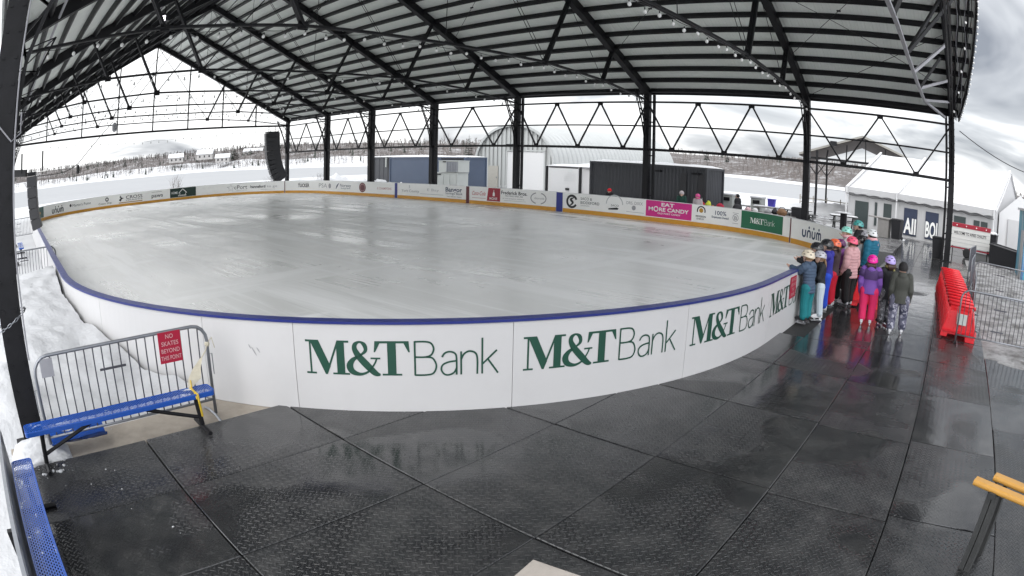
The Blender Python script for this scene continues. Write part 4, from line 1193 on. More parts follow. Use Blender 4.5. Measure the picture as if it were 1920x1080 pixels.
# ------------------------------------------------------------------ white tents, timber pavilion, furniture on the plaza
M['tent'] = pm('white tent fabric', (.55, .55, .555), .6, var=.03, scale=.8)
M['tent_wall'] = pm('tent wall panels', (.44, .44, .445), .6, var=.08, scale=1.2, dirt=.25, dcol=(.4, .4, .41))
M['tent_dark'] = pm('dark doorway panel', (.045, .058, .058), .35, var=.2, scale=1.5)
M['mural'] = pm('navy mural', (.03, .04, .075), .5, var=.3, scale=3)
TA, TB = V((44.45, 38.5)), V((54.7, 35.3)); TL = (TB - TA).length; TD = (TB - TA) / TL; TN = V((TD.y, -TD.x))
tent = thing('event_tent', 'long white tent hall with scalloped valance, dark doors and lettered mural', 'tent', (49, 40, 0))
def tp(u, o=0.0): 
    p = TA + TD * u + TN * o; return p
def ux(x): return (x - TA.x) / TD.x
b = MB()
n = 44
A = [tp(TL * i / n, .02 if i % 2 else 0) for i in range(n + 1)]
b.grid([[(p.x, p.y, -.1) for p in A], [(p.x, p.y, 2.5) for p in A]])
k = -10.5
for u in (0, TL):
    p, q = tp(u), tp(u, k)
    m_ = tp(u, k / 2); b.poly([(p.x, p.y, -.1), (q.x, q.y, -.1), (q.x, q.y, 2.5), (m_.x, m_.y, 5.0), (p.x, p.y, 2.5)])
b.build('wall', M['tent_wall'], tent)
b = MB(); rows = []
for j in range(17):
    f = j / 16; o = lerp(.25, k - .25, f); z = 2.42 + 2.55 * (1 - abs(2 * f - 1)) ** 1.12
    rows.append([(*tp(lerp(-.15, TL + .15, i / 20), o), z - .05 * abs(sin(i * pi / 5)) * (1 - abs(2 * f - 1))) for i in range(21)])
b.grid(rows); b.build('roof', M['tent'], tent, smooth=True)
b = MB(); A = [tp(lerp(-.15, TL + .15, i / 120), .27) for i in range(121)]
b.grid([[(p.x, p.y, 2.10 + .07 * abs(sin(i * pi / 10)) ) for i, p in enumerate(A)], [(p.x, p.y, 2.50) for p in A]]); b.build('valance', M['tent_wall'], tent)
for u in (0.02, 3.75, TL):
    b = MB(); p = tp(u, .30); b.bar((p.x, p.y, -.05), (p.x, p.y, 2.5), .09); q = tp(u, k / 2); b.bar((p.x, p.y, 2.5), (q.x, q.y, 5.1), .16, .05); b.build('frame_post', M['tent'], tent)
def panel(x0, x1, z0, z1, mat, name, o=.05, lab=None):
    b = MB(); p, q = tp(ux(x0), o), tp(ux(x1), o)
    b.bar((p.x, p.y, (z0 + z1) / 2), (q.x, q.y, (z0 + z1) / 2), .03, z1 - z0); ob = b.build(name, mat, tent)
    if lab: ob['label'] = lab
    return ob
d = panel(45.0, 45.95, .12, 1.72, M['tent_dark'], 'door')
d = panel(46.42, 46.58, .40, 1.78, M['tent_dark'], 'window'); d = panel(47.05, 47.6, .25, 1.80, M['tent_dark'], 'door')
panel(51.95, 52.75, 1.40, 1.80, M['tent_dark'], 'window'); panel(53.3, 53.7, 1.22, 1.75, M['tent_dark'], 'window'); panel(53.8, 54.25, 1.22, 1.75, M['tent_dark'], 'window')
for x0_, x1_, txt in ((48.5, 49.42, 'AII'), (50.0, 50.9, 'BOI')):
    d = panel(x0_, x1_, .18, 1.74, M['mural'], 'mural')
    polys = text_polys(txt, (ux(x1_) - ux(x0_)) * .92, .86, .03)
    b = MB()
    for pl in polys: b.poly([(*tp(ux(x0_) + .04 + a, .09), .30 + c) for a, c in pl])
    b.build('lettering', M['ink_white'], d)
# wavy light string on the tent valance
b = MB(); P = []
for i in range(61):
    f = i / 60; p = tp(f * TL, .36); P.append((p.x, p.y, 2.12 - .13 * abs(sin(f * TL * pi / 1.4))))
b.tube(P, .018, 4); one(b, 'light_cable', M['wire'], 'dark cable looped along the tent valance', 'cable')
# second smaller tent and other huts right
r = thing('side_tent', 'small white marquee right of the long tent', 'tent', (57, 37, 0))
b = MB(); b.prism([(-1.5, 0), (1.5, 0), (1.5, 2.4), (0, 3.6), (-1.5, 2.4)], lambda a, c: (56.6 + a, 36.2, c), lambda a, c: (57.4 + a, 41.5, c)); b.build('canopy', M['tent'], r)
b = MB(); b.box((56.2, 36.12, 1.1), (.9, .05, 2.1)); b.build('door', M['glassy'] if 'glassy' in M else M['tent_wall'], r)
b = MB(); b.box((57.3, 36.12, 1.1), (.7, .05, 2.1)); b.build('window', M['tent_dark'], r)
container('storage_hut', 'low dark flat roofed hut with snow on the roof at far right', 57.4, 63, 42, 48, 3.3, M['ctr_dark'], snow=.25, cat='hut')
M['teal_wood'] = None
t = NT('teal painted boards'); s = t.n('ShaderNodeSeparateXYZ'); t.l(t.pos(), s.inputs[0])
f = t.math('FRACT', t.math('MULTIPLY', t.math('ADD', s.outputs[0], s.outputs[1]), 3.1)); g = t.noise(1.3, 2, vec=t.mapping((2.2, 2.2, .15)))
M['teal_wood'] = t.set(Base_Color=t.ramp(g, [(.35, (.04, .22, .36)), (.48, (.10, .38, .40)), (.58, (.05, .13, .32)), (.68, (.36, .55, .50))]), Roughness=.6)
r = thing('painted_hut', 'teal and blue painted board hut at the right edge', 'hut', (56.2, 27, 0))
b = MB(); b.box((56.65, 27.0, 1.4), (2.4, 2.4, 2.8)); b.build('wall', M['teal_wood'], r)
b = MB(); b.box((56.65, 27.0, 2.85), (2.6, 2.6, .10)); b.build('roof', M['snow'], r)
b = MB(); b.box((55.42, 26.3, 1.0), (.05, .8, 2.0)); b.build('door', M['tent_wall'], r)
# timber pavilion behind the tent
M['pale_trim'] = pm('pale trim', (.22, .21, .19), .6)
M['timber'] = pm('brown timber', (.038, .022, .017), .7, var=.3, scale=2.5)
r = thing('timber_pavilion', 'brown timber gable roof shelter behind the tent', 'shelter', (44.2, 50, 0))
AP, EL, ER = V((44.2, 46, 6.12)), V((39.15, 45.2, 4.32)), V((49.6, 47.2, 4.45)); DY = V((-2.2, 14, 0))
b = MB()
for E_ in (EL, ER):
    n = V((0, 0, .16)); q = [E_, AP, AP + DY, E_ + DY]; b.add(q + [p + n for p in q], [(0, 1, 2, 3), (7, 6, 5, 4), (0, 4, 5, 1), (1, 5, 6, 2), (2, 6, 7, 3), (3, 7, 4, 0)])
b.build('roof', M['timber'], r)
b = MB()
for E_ in (EL, ER): b.bar(E_ + V((0, -.05, .12)), AP + V((0, -.05, .12)), .06, .15)
b.build('bargeboard', M['pale_trim'], r)
b = MB(); b.bar(EL.lerp(AP, .1) + V((.3, .3, -.25)), ER.lerp(AP, .1) + V((-.3, .3, -.25)), .12, .16); b.bar(EL.lerp(AP, .1) + V((.3, .3, -.55)), ER.lerp(AP, .1) + V((-.3, .3, -.55)), .08, .08)
for f in (.2, .35, .5, .65, .8):
    p = EL.lerp(ER, f); top = (EL.lerp(AP, f * 2) if f < .5 else AP.lerp(ER, f * 2 - 1)); b.bar(p + V((0, .3, -.05)), top + V((.2, .3, -.1)), .08)
b.build('roof_truss', S, r)
for p in (EL.lerp(AP, .28), ER.lerp(AP, .28), EL.lerp(AP, .28) + DY, ER.lerp(AP, .28) + DY):
    b = MB(); b.bar((p.x, p.y, 0), (p.x, p.y, p.z), .16, .16, up=(0, 1, 0)); b.bar((p.x, p.y, 3.0), (p.x + 1.0, p.y, 4.3), .07); b.bar((p.x, p.y, 3.0), (p.x - .9, p.y, 4.0), .07); b.build('post', S, r)
b = MB(); b.box((41.9, 45.4, 5.45), (.5, .3, .35)); b.build('lamp', S, r)
# wheelie bins
M['bin'] = pm('black bin plastic', (.012, .012, .015), .45, var=.3, scale=5)
def wheelie_bin(loc, rz, label, h=1.1, w=.62, d=.62, snow=False):
    r = thing('waste_bin', label, 'bin', loc, rz, 'black bins on the plaza')
    b = MB(); b.prism([(-.5, -.5), (.5, -.5), (.5, .5), (-.5, .5)], lambda a, c: (a * w * .82, c * d * .82, .04), lambda a, c: (a * w, c * d, h * .92)); b.build('body', M['bin'], r, world=False, bevel=.02)
    b = MB(); b.box((0, 0, h * .94), (w * 1.08, d * 1.08, .05)); b.box((0, -.05, h * .975), (w * .9, d * .8, .05)); b.build('lid', M['bin'], r, world=False, bevel=.015)
    for s in (-1, 1):
        b = MB(); b.lathe([(.09, -.03), (.10, 0), (.09, .03)], 12, (s * w * .42, d * .42, .10), M=Matrix.Rotation(pi / 2, 3, 'Y')); b.build('wheel', M['wire'], r, world=False)
    b = MB(); b.tube([(-w * .4, d * .56, h * .88), (-w * .4, d * .64, h * .9), (w * .4, d * .64, h * .9), (w * .4, d * .56, h * .88)], .018, 5); b.build('handle', M['bin'], r, world=False)
    if snow: b = MB(); b.ball((0, 0, h * .98), .34, 10, 6, (1, 1, .35)); b.build('snow_cap', M['snow'], r, world=False, smooth=True)
    return r
wheelie_bin((43.25, 30.2, 0), 0, 'black bin against the left side of the column by the green banner', 1.25, .72, .6)
wheelie_bin((48.30, 34.6, 0), -.3, 'black bin standing in front of the tent wall beside the mural', 1.15, .66, .6)
wheelie_bin((51.08, 27.95, 0), -.1, 'black bin leaning against the right corner column', 1.0, .62, .55)
wheelie_bin((54.6, 34.6, 0), -.3, 'snow topped black bin right of the marquee sign', 1.25, .62, .6, True)
# tipping skip
r = thing('tipping_skip', 'dark tapered tipping skip behind the right hand barriers', 'skip', (55.1, 29.8, 0), radians(-18))
b = MB(); b.prism([(-.95, .95), (1.05, .80), (.62, .10), (-.95, .10)], lambda a, c: (a, -.6, c), lambda a, c: (a, .6, c)); b.build('tub', M['bin'], r, world=False, bevel=.02)
b = MB(); b.tube([(-.98, -.63, .97), (1.08, -.63, .82), (1.08, .63, .82), (-.98, .63, .97)], .035, 6, closed=True); b.build('rim', M['bin'], r, world=False)
for s in (-.5, .5):
    b = MB(); b.lathe([(.10, -.03), (.10, .03)], 10, (s, -.4, .10), M=Matrix.Rotation(pi / 2, 3, 'X')); b.build('wheel', M['wire'], r, world=False)
# marquee letter board on wheels
r = thing('letterboard_sign', 'white trailer letterboard with red header beside the corner column', 'sign', (52.9, 31.0, 0))
sa, sb = V((51.78, 31.0)), V((54.10, 30.9))
def sg(b, z0, z1, th, o=0): b.bar((sa.x, sa.y - o, (z0 + z1) / 2), (sb.x, sb.y - o, (z0 + z1) / 2), th, z1 - z0)
M['letterboard'] = pm('letterboard face', (.72, .71, .68), .5, var=.04)
M['sign_red'] = pm('red sign header', (.34, .012, .03), .45)
b = MB(); sg(b, .52, 1.42, .16); b.build('board', M['letterboard'], r)
b = MB(); sg(b, 1.42, 1.62, .20); hd = b.build('header', M['sign_red'], r)
for f in (.12, .36, .62, .88):
    p = sa.lerp(sb, f); b = MB(); b.ball((p.x, p.y - .12, 1.52), .035, 8, 5); b.build('bulb', M['bulb'], hd)
b = MB()
for k in range(1, 5):
    z = .52 + .9 * k / 5; sg(b, z - .006, z + .006, .01, .085)
b.build('letter_track', M['ink_pale'], r)
b = MB()
for pl in text_polys('WELCOME TO APRES CHALETS', 1.95, .13, .02): b.poly([(sa.x + .12 + a, 31.0 - .1 * ((a + .12) / 2.32) - .086, 1.09 + c) for a, c in pl])
b.build('lettering', M['ink_black'], r)
b = MB(); sg(b, .40, .47, .08); b.build('chassis', M['sign_red'], r)
for f in (.42, .52):
    p = sa.lerp(sb, f); b = MB(); b.lathe([(.20, -.06), (.24, -.03), (.24, .03), (.20, .06)], 14, (p.x, p.y + (.3 if f > .5 else -.12), .24), M=Matrix.Rotation(pi / 2, 3, 'X')); b.build('wheel', M['wire'], r)
for f in (.05, .95):
    p = sa.lerp(sb, f); b = MB(); b.bar((p.x, p.y, 0), (p.x, p.y, .52), .05); b.build('leg', S, r)
# street pole and split rail fence
r = thing('utility_pole', 'slim pale pole rising at the right end of the tent roof', 'pole', (55.2, 45, 0))
b = MB(); b.tube([(55.35, 45, 0), (55.1, 45, 5.1)], .09, 8); b.build('shaft', M['steel_grey'], r)
b = MB(); b.box((55.1, 45, 5.12), (.2, .2, .08)); b.build('cap', M['steel_grey'], r)
M['fence'] = pm('weathered rail wood', (.30, .28, .25), .8, var=.2)
r = thing('rail_fence', 'weathered post and rail fence along the snowy river edge', 'fence', (38, 60, 0))
for k in range(9):
    x = 36 + k * 1.5; b = MB(); b.bar((x, 58 - k * .5, -.1), (x, 58 - k * .5, 1.05), .10); b.build('post', M['fence'], r)
b = MB()
for z in (.4, .8): b.bar((36, 58, z), (48, 54, z), .05, .10)
b.build('rail', M['fence'], r)
# ------------------------------------------------------------------ benches, barriers, skating aids, snow
def mesh_sheet():
    t = NT('blue expanded metal')
    s = t.n('ShaderNodeSeparateXYZ'); t.l(t.pos(), s.inputs[0])
    p = .042
    row = t.math('FLOOR', t.math('DIVIDE', s.outputs[1], p * .5))
    sh = t.math('MULTIPLY', t.math('MODULO', t.math('ADD', row, 1000.0), 2.0), .5)
    fx = t.math('ABSOLUTE', t.math('SUBTRACT', t.math('FRACT', t.math('ADD', t.math('DIVIDE', s.outputs[0], p), sh)), .5))
    fy = t.math('ABSOLUTE', t.math('SUBTRACT', t.math('FRACT', t.math('DIVIDE', s.outputs[1], p * .5)), .5))
    d = t.math('ADD', fx, fy)
    hole = t.math('LESS_THAN', t.math('MULTIPLY', d, 1.0), .40)
    sn = t.ramp(t.noise(5, 4, .6), [(.60, 0.0), (.66, 1.0)])
    hole = t.math('MULTIPLY', hole, t.math('SUBTRACT', 1.0, t.math('MULTIPLY', sn, .9)))
    c = t.mix(sn, (.012, .075, .36), (.55, .60, .68))
    t.set(Base_Color=c, Roughness=.28, Specular_IOR_Level=.6)
    tr = t.n('ShaderNodeBsdfTransparent'); mx = t.n('ShaderNodeMixShader')
    t.l(hole, mx.inputs[0]); t.l(t.b.outputs[0], mx.inputs[1]); t.l(tr.outputs[0], mx.inputs[2]); t.l(mx.outputs[0], t.t.nodes['Material Output'].inputs[0])
    return t.m
M['bench_mesh'] = mesh_sheet()
M['bench_blue'] = pm('blue plastic coated steel', (.012, .075, .36), .25, var=.1, scale=6, rvar=.05, spec=.6)
def rrect(w, d, r, k=5):
    out = []
    for cx, cy, a0 in ((w / 2 - r, d / 2 - r, 0), (-w / 2 + r, d / 2 - r, 90), (-w / 2 + r, -d / 2 + r, 180), (w / 2 - r, -d / 2 + r, 270)):
        for i in range(k + 1):
            a = radians(a0 + 90 * i / k); out.append((cx + r * cos(a), cy + r * sin(a)))
    return out
def bench(loc, rz, label, L=2.44, D=.255, H=.46):
    r = thing('mesh_bench', label, 'bench', loc, rz, 'blue perforated metal benches')
    o = rrect(L, D, .05); i = rrect(L - .03, D - .03, .04)
    b = MB()
    rows = [[(x, y, H - .055) for x, y in i], [(x, y, H - .055) for x, y in o], [(x, y, H - .008) for x, y in o], [(x * .9985, y * .985, H) for x, y in o], [(x, y, H) for x, y in i], [(x, y, H - .055) for x, y in i]]
    b.grid(rows, closed=True); st = b.build('seat_rim', M['bench_blue'], r, world=False)
    b = MB(); b.poly([(x, y, H - .004) for x, y in rrect(L - .02, D - .02, .045)]); b.build('seat', M['bench_mesh'], r, world=False)
    for s in (-1, 1):
        x = s * (L / 2 - .22); b = MB()
        b.tube([(x, 0, H - .05), (x + s * .04, 0, .05)], .030, 8); b.tube([(x + s * .04, -D * .95, .03), (x + s * .04, D * .95, .03)], .026, 8)
        b.bar((x, -D * .42, H - .065), (x, D * .42, H - .065), .05, .02); b.build('leg', S, r, world=False)
        b = MB(); b.tube([(x + s * .03, 0, .14), (s * .28, 0, H - .06)], .022, 8); b.build('brace', S, r, world=False)
    return r
bench((45.10, .37, .015), radians(90), 'blue perforated bench in front of the steel barrier, across the rink end')
bench((47.04, -.965, .015), 0, 'blue perforated bench lying along the bottom left edge beside ribbed sheeting')
bench((24.5, .05, -.05), 0, 'distant blue bench between two barriers at far left')

M['sign_crimson'] = pm('crimson notice', (.36, .008, .035), .45, var=.06)
def barrier(loc, rz, label, L=2.2, H=1.1, n=19, plate=True, bracket=True):
    r = thing('crowd_barrier', label, 'barrier', loc, rz, 'steel crowd control barriers')
    b = MB(); rad = .19; z0 = .20
    pts = [(-L / 2, 0, 0.02), (-L / 2, 0, H - rad)] + [(-L / 2 + rad - rad * cos(a), 0, H - rad + rad * sin(a)) for a in (.4, .8, 1.2)] + [(-L / 2 + rad, 0, H), (L / 2 - rad, 0, H)] + [(L / 2 - rad + rad * sin(a), 0, H - rad + rad * cos(a)) for a in (.4, .8, 1.2)] + [(L / 2, 0, H - rad), (L / 2, 0, 0.02)]
    b.tube(pts, .021, 8); b.tube([(-L / 2, 0, z0), (L / 2, 0, z0)], .016, 8); b.build('frame', M['galv'], r, world=False, smooth=True)
    b = MB()
    for k in range(1, n + 1):
        x = -L / 2 + L * k / (n + 1); zt = H if abs(x) < L / 2 - rad else H - rad + sqrt(max(0, rad ** 2 - (abs(x) - L / 2 + rad) ** 2)); b.tube([(x, 0, z0), (x, 0, zt)], .0088, 5)
    b.build('bars', M['alu_dark'], r, world=False)
    if bracket:
        w = L / (n + 1)
        for z in (H * .75, H * .36):
            b = MB(); b.bar((-w * 2.5, 0, z), (w * .5, 0, z), .018, .024); b.build('bracket', M['alu_dark'], r, world=False)
    for s in (-1, 1):
        b = MB(); b.tube([(s * (L / 2 - .05), -.28, .015), (s * (L / 2 - .05), -.10, .05), (s * (L / 2 - .05), .10, .05), (s * (L / 2 - .05), .28, .015)], .016, 6); b.build('foot', M['galv'], r, world=False)
        b = MB(); b.tube([(s * L / 2, 0, .75), (s * (L / 2 + .05), 0, .75), (s * (L / 2 + .05), 0, .50)], .007, 5); b.build('hook', M['galv'], r, world=False)
    if plate:
        b = MB(); b.box((-L / 2 + .17, -.012, H - .13), (.17, .006, .20)); b.build('plate', M['steel_grey'], r, world=False)
    return r
barrier((44.74, .60, -.02), radians(90), 'steel crowd barrier behind the blue bench carrying a crimson notice', 2.28)
barrier((16.0, .35, -.05), radians(90), 'far steel barrier at the left beyond the distant blue bench', 2.0)
barrier((33.4, .0, -.05), radians(90), 'steel barrier half buried behind the piled snow at left', 2.0)
barrier((53.02, 11.95, .0), 0, 'steel barrier nearest on the right, in front of the red skating aids', 2.2, plate=False)
barrier((53.65, 18.2, .0), radians(-8), 'steel barrier further back on the right, before the dark skip', 2.2, plate=False)
barrier((52.38, 14.6, .0), radians(87), 'barrier seen nearly edge on behind the red skating aids', 2.2, plate=False)
barrier((52.55, 19.6, .0), radians(84), 'barrier seen nearly edge on beyond the red stack', 2.2, plate=False)
barrier((52.75, 24.0, .0), radians(80), 'farthest edge on barrier near the letterboard sign', 2.2, plate=False)
# crimson notices
def notice(name, label, cx, cy, z1, w, h, lines, face='x', rz=0):
    r = thing(name, label, 'sign', (cx, cy, z1 - h), rz, None)
    b = MB(); b.box((0, 0, h / 2), (w, .006, h)); b.build('panel', M['sign_crimson'], r, world=False)
    b = MB(); n = len(lines); hh = h / (n + .35)
    for i, (tx, fw) in enumerate(lines):
        for pl in text_polys(tx, w * fw, hh * .60, .008): b.poly([(-w * fw / 2 + a, -.006, h - hh * (i + .92) + c) for a, c in pl])
    b.build('lettering', M['ink_pink'], r, world=False); return r
notice('notice_sign', 'crimson NO SKATES BEYOND THIS POINT notice hung on the steel barrier', 44.79, 1.24, 1.09, .29, .35, [('NO', .34), ('SKATES', .76), ('BEYOND', .82), ('THIS POINT', .92)], rz=radians(90))
p, nn = bp(46.35, .112); notice('notice_sign', 'crimson notice fixed to the white boards beside the child in slate jacket', p.x, p.y, .98, .42, .40, [('NO SKATES', .8), ('BEYOND', .7), ('THIS', .4), ('POINT', .6)], rz=math.atan2(nn.y, nn.x) + pi / 2)
# knotted caution tape between barrier and bench
M['tape'] = pm('yellow caution tape', (.55, .38, .03), .45, var=.3, scale=20); M['tape_pale'] = pm('faded pale tape', (.50, .46, .36), .5, var=.2, scale=20)
r = thing('caution_tape', 'knotted yellow tape tying the barrier end to the blue bench', 'tape', (44.95, 1.5, .46))
b = MB(); b.ball((44.74, 1.74, .85), .035, 7, 5); b.tube([(44.74, 1.74, .85), (44.82, 1.68, .80), (44.86, 1.60, .74)], .008, 5); b.tube([(44.74, 1.74, .86), (44.70, 1.82, .90), (44.72, 1.84, .78)], .007, 4); b.build('knot', M['tape_pale'], r)
b = MB(); P = [(44.86, 1.60, .74, .01), (44.93, 1.50, .66, .05), (44.99, 1.43, .56, .085), (45.0, 1.36, .478, .02)]
L_, R_ = [], []
for x, y, z, w in P: L_.append((x, y - w, z)); R_.append((x + .01, y + w, z))
b.grid([L_, R_]); b.grid([[(q[0] - .004, q[1], q[2]) for q in L_], [(q[0] - .004, q[1], q[2]) for q in R_]]); b.build('flap', M['tape_pale'], r)
b = MB(); b.tube([(44.99, 1.36, .475), (45.08, 1.36, .475), (45.245, 1.36, .472), (45.255, 1.36, .40), (45.25, 1.37, .32), (45.24, 1.38, .22)], .013, 6); b.tube([(44.99, 1.38, .56), (45.02, 1.37, .48), (45.2, 1.345, .475), (45.25, 1.34, .43)], .009, 5); b.build('strap', M['tape'], r)

# skating aids: nested red plastic walkers
M['red_plastic'] = pm('red plastic', (.72, .012, .022), .28, var=.12, scale=4, rvar=.06, spec=.55)
M['white_plate'] = pm('white plate', (.55, .58, .56), .4, var=.06)
def aid_mesh(r):
    W0, W1, H = .44, .29, .68
    b = MB()
    # front panel, tapering upwards, ribbed base
    b.prism([(-W0, .03), (-W0 * .62, .03), (-W0 * .58, .10), (W0 * .42, .10), (W0 * .46, .0), (W0, .0), (W0 * .98, .16), (W1 + .02, H - .09), (-W1 - .02, H - .09), (-W0 * .98, .16)], lambda a, c: (a, -.02 + (1 - c / H) * -.05, c), lambda a, c: (a, .02 + (1 - c / H) * -.05, c))
    b.bar((-W0 * .9, -.085, .17), (W0 * .9, -.085, .17), .02, .05); b.build('front_panel', M['red_plastic'], r, world=False, bevel=.012)
    for s in (-1, 1):
        b = MB(); b.prism([(-.06, .05), (.42, .05), (.46, .13), (.20, .22), (.10, H * .70), (.08, H * .93), (-.01, H * .95), (-.05, .5)], lambda a, c: (s * (lerp(W0, W1, c / H) + .012), a, c), lambda a, c: (s * (lerp(W0, W1, c / H) - .025), a, c)); b.build('side_panel', M['red_plastic'], r, world=False, bevel=.01)
    b = MB(); b.tube([(-W1 - .03, .16, H - .04), (-W1 - .03, .05, H + .015), (-W1 + .02, -.02, H + .03), (W1 - .02, -.02, H + .03), (W1 + .03, .05, H + .015), (W1 + .03, .16, H - .04)], .030, 7); b.build('handle_rim', M['red_plastic'], r, world=False, smooth=True)
GA = 'red plastic skating aids nested in a row'
a0 = thing('skating_aid', 'red plastic skating aid with white plate at the front of the nested row', 'skating aid', (51.98, 12.30, .02), radians(-8), GA); aid_mesh(a0)
b = MB(); b.box((.05, -.075, .44), (.24, .006, .22), M=Matrix.Rotation(-.075, 3, 'X')); plate = b.build('plate', M['white_plate'], a0, world=False)
plain = None
for k in range(1, 15):
    loc = (51.98 - .022 * k + random.uniform(-.012, .012), 12.30 + .43 * k, .02)
    if plain is None:
        plain = thing('skating_aid', 'red plastic skating aid nested in the row behind the plated one', 'skating aid', loc, radians(-8), GA); aid_mesh(plain)
    else:
        dup(plain, loc, radians(-8 + random.uniform(-2, 2)))
s1 = dup(plain, (49.52, 13.85, .02), radians(14), 'single red skating aid standing among the queueing children', 'loose skating aids'); del s1['group']

# snow piled against the boards on the near left
def snow_heap():
    b = MB(); rows = []; nx, ny = 110, 34
    for i in range(nx + 1):
        x = lerp(35.0, 45.0, i / nx); r = []
        j0 = np.interp(x, [35, 39.6], [.75, .5])
        yb = .60 if x < 39.5 else 9.17 - sqrt(max(.01, 8.85 ** 2 - (x - 39.5) ** 2))
        if x < 39.5: yb = .42 + .0259 * (39.5 - x) - .09
        H = float(np.interp(x, [35, 36.2, 37.2, 38.6, 40, 41.9, 43.2, 44.1, 44.4, 45.0], [0, .45, .97, 1.0, .84, .56, .30, .10, -.12, -.3]))
        Hn = float(np.interp(x, [35, 36.0, 37.0, 39, 41.5, 43.3, 44.15, 44.45, 45.0], [0, .40, .95, .88, .72, .38, .10, -.12, -.3]))
        for j in range(ny + 1):
            y = lerp(-2.6, yb + .14, j / ny)
            f = j / ny
            h = lerp(Hn, H, max(0, min(1, (f - .45) / .5)))
            h *= min(1, (f / .30) ** .8) if f < .30 else 1
            k = min(1, h * 4)
            lump = noise2(x * 1.3, y * 1.3, 5) * .10 + noise2(x * 3.3, y * 3.3, 6) * .055 + noise2(x * 8, y * 8, 7) * .022
            if x > 42.8: lump *= 1.3
            r.append((x, y, max(-.07, h + lump * max(0, k))))
        rows.append(r)
    b.grid(rows); tag(b.build('snow_bank', M['snow_bank'], smooth=True), kind='stuff')
snow_heap()
def crumbs():
    b = MB(); rnd = random.Random(3)
    for k in range(80):
        if k < 70: x, y = 45.0 + rnd.uniform(-.35, .35), rnd.uniform(-1.0, -.35)
        else: x, y = rnd.gauss(45.9, .6), rnd.gauss(-.2, .5)
        r = rnd.uniform(.005, .018) * (1.4 if k < 30 else .5)
        n0 = len(b.v); b.ball((x, y, .02 + r * .3), r, 6, 4, (rnd.uniform(.8, 1.8), rnd.uniform(.8, 1.8), rnd.uniform(.4, .8))); b.v[n0:] = [(p[0] + rnd.uniform(-.3, .3) * r, p[1] + rnd.uniform(-.3, .3) * r, p[2] + rnd.uniform(-.2, .2) * r) for p in b.v[n0:]]
    tag(b.build('snow_crumbs', M['snow'], smooth=True), kind='stuff')
crumbs()
r = thing('plastic_sled', 'crumpled blue plastic sled lying on the concrete behind the blue bench', 'sled', (44.72, -.12, 0))
b = MB(); rows = []
for i in range(9):
    rows.append([(44.72 + .16 * (j - 4) / 4 + .03 * noise2(i, j, 3), -.15 + .38 * (i - 4) / 4, .03 + .07 * abs(j - 4) / 4 + .05 * noise2(i * .6, j * .6, 8) + .05) for j in range(9)])
b.grid(rows); b.grid([[(p[0], p[1], p[2] + .006) for p in q] for q in rows]); b.build('shell', M['bench_blue'], r, smooth=True)
# ragged ice lip around the foot of the near column
b = MB(); rows = []
for i in range(41):
    a = i / 40; x = 44.55 + .5 * a; r = []
    for j in range(9):
        y = lerp(-1.15, -.30, j / 8); h = .17 * (1 - a) ** .6 * (1 - abs(j - 4) / 5) + .05 * noise2(x * 14, y * 9, 2) + .02
        r.append((x + .12 * noise2(y * 9, 1, 4), y, max(-.03, h if 0 < j < 8 and i < 40 else -.03)))
    rows.append(r)
b.grid(rows); tag(b.build('ice_lip', M['snow_bank'], smooth=True), kind='stuff')
# ribbed sheeting beside the second bench
b = MB(); A = []
for k in range(25):
    z = .02 + k * .025; A += [(z, 0), (z + .008, .014), (z + .017, .014)]
rows = [[(x, -1.145 + o, z) for z, o in A] for x in (45.4, 49.5)]
b.grid(rows); b.bar((45.4, -1.16, .65), (49.5, -1.16, .65), .04, .03); 
r = thing('ribbed_sheet', 'grey ribbed metal sheeting standing along the bottom left edge', 'metal sheet', (47.4, -1.15, 0)); b.build('sheet', M['galv'], r)
for x in (45.45, 47.4, 49.4):
    b = MB(); b.bar((x, -1.20, 0), (x, -1.20, .66), .05); b.build('stake', S, r)
# chain around the near column
b = MB(); P = []
for k in range(26):
    a = k / 26 * 2 * pi; P.append((44.28 + .22 * cos(a), -.745 + .22 * sin(a), 1.42 + .10 * sin(a)))
for k in range(26):
    p, q = V(P[k]), V(P[(k + 1) % 26]); m = (p + q) / 2; d = (q - p).normalized(); u = V((0, 0, 1)) if k % 2 else d.cross(V((0, 0, 1)))
    b.tube([m + d * .036 * cos(t) + u * .016 * sin(t) for t in (0, .8, 1.57, 2.35, 3.14, 3.93, 4.71, 5.5)], .0055, 4, closed=True)
one(b, 'chain', M['galv'], 'galvanised chain wrapped round the near left column', 'chain')
b = MB(); b.tube([(44.5, -.58, 1.0), (44.46, -.57, 1.6), (44.48, -.58, 2.2), (44.45, -.57, 3.6), (44.47, -.58, 5.2)], .012, 5); b.tube([(44.47, -.50, 3.62), (44.40, -.50, 3.4), (44.48, -.62, 3.32), (44.48, -.9, 3.6)], .010, 5); one(b, 'cable', M['cable_grey'], 'thin grey cable running up the near left column', 'cable')

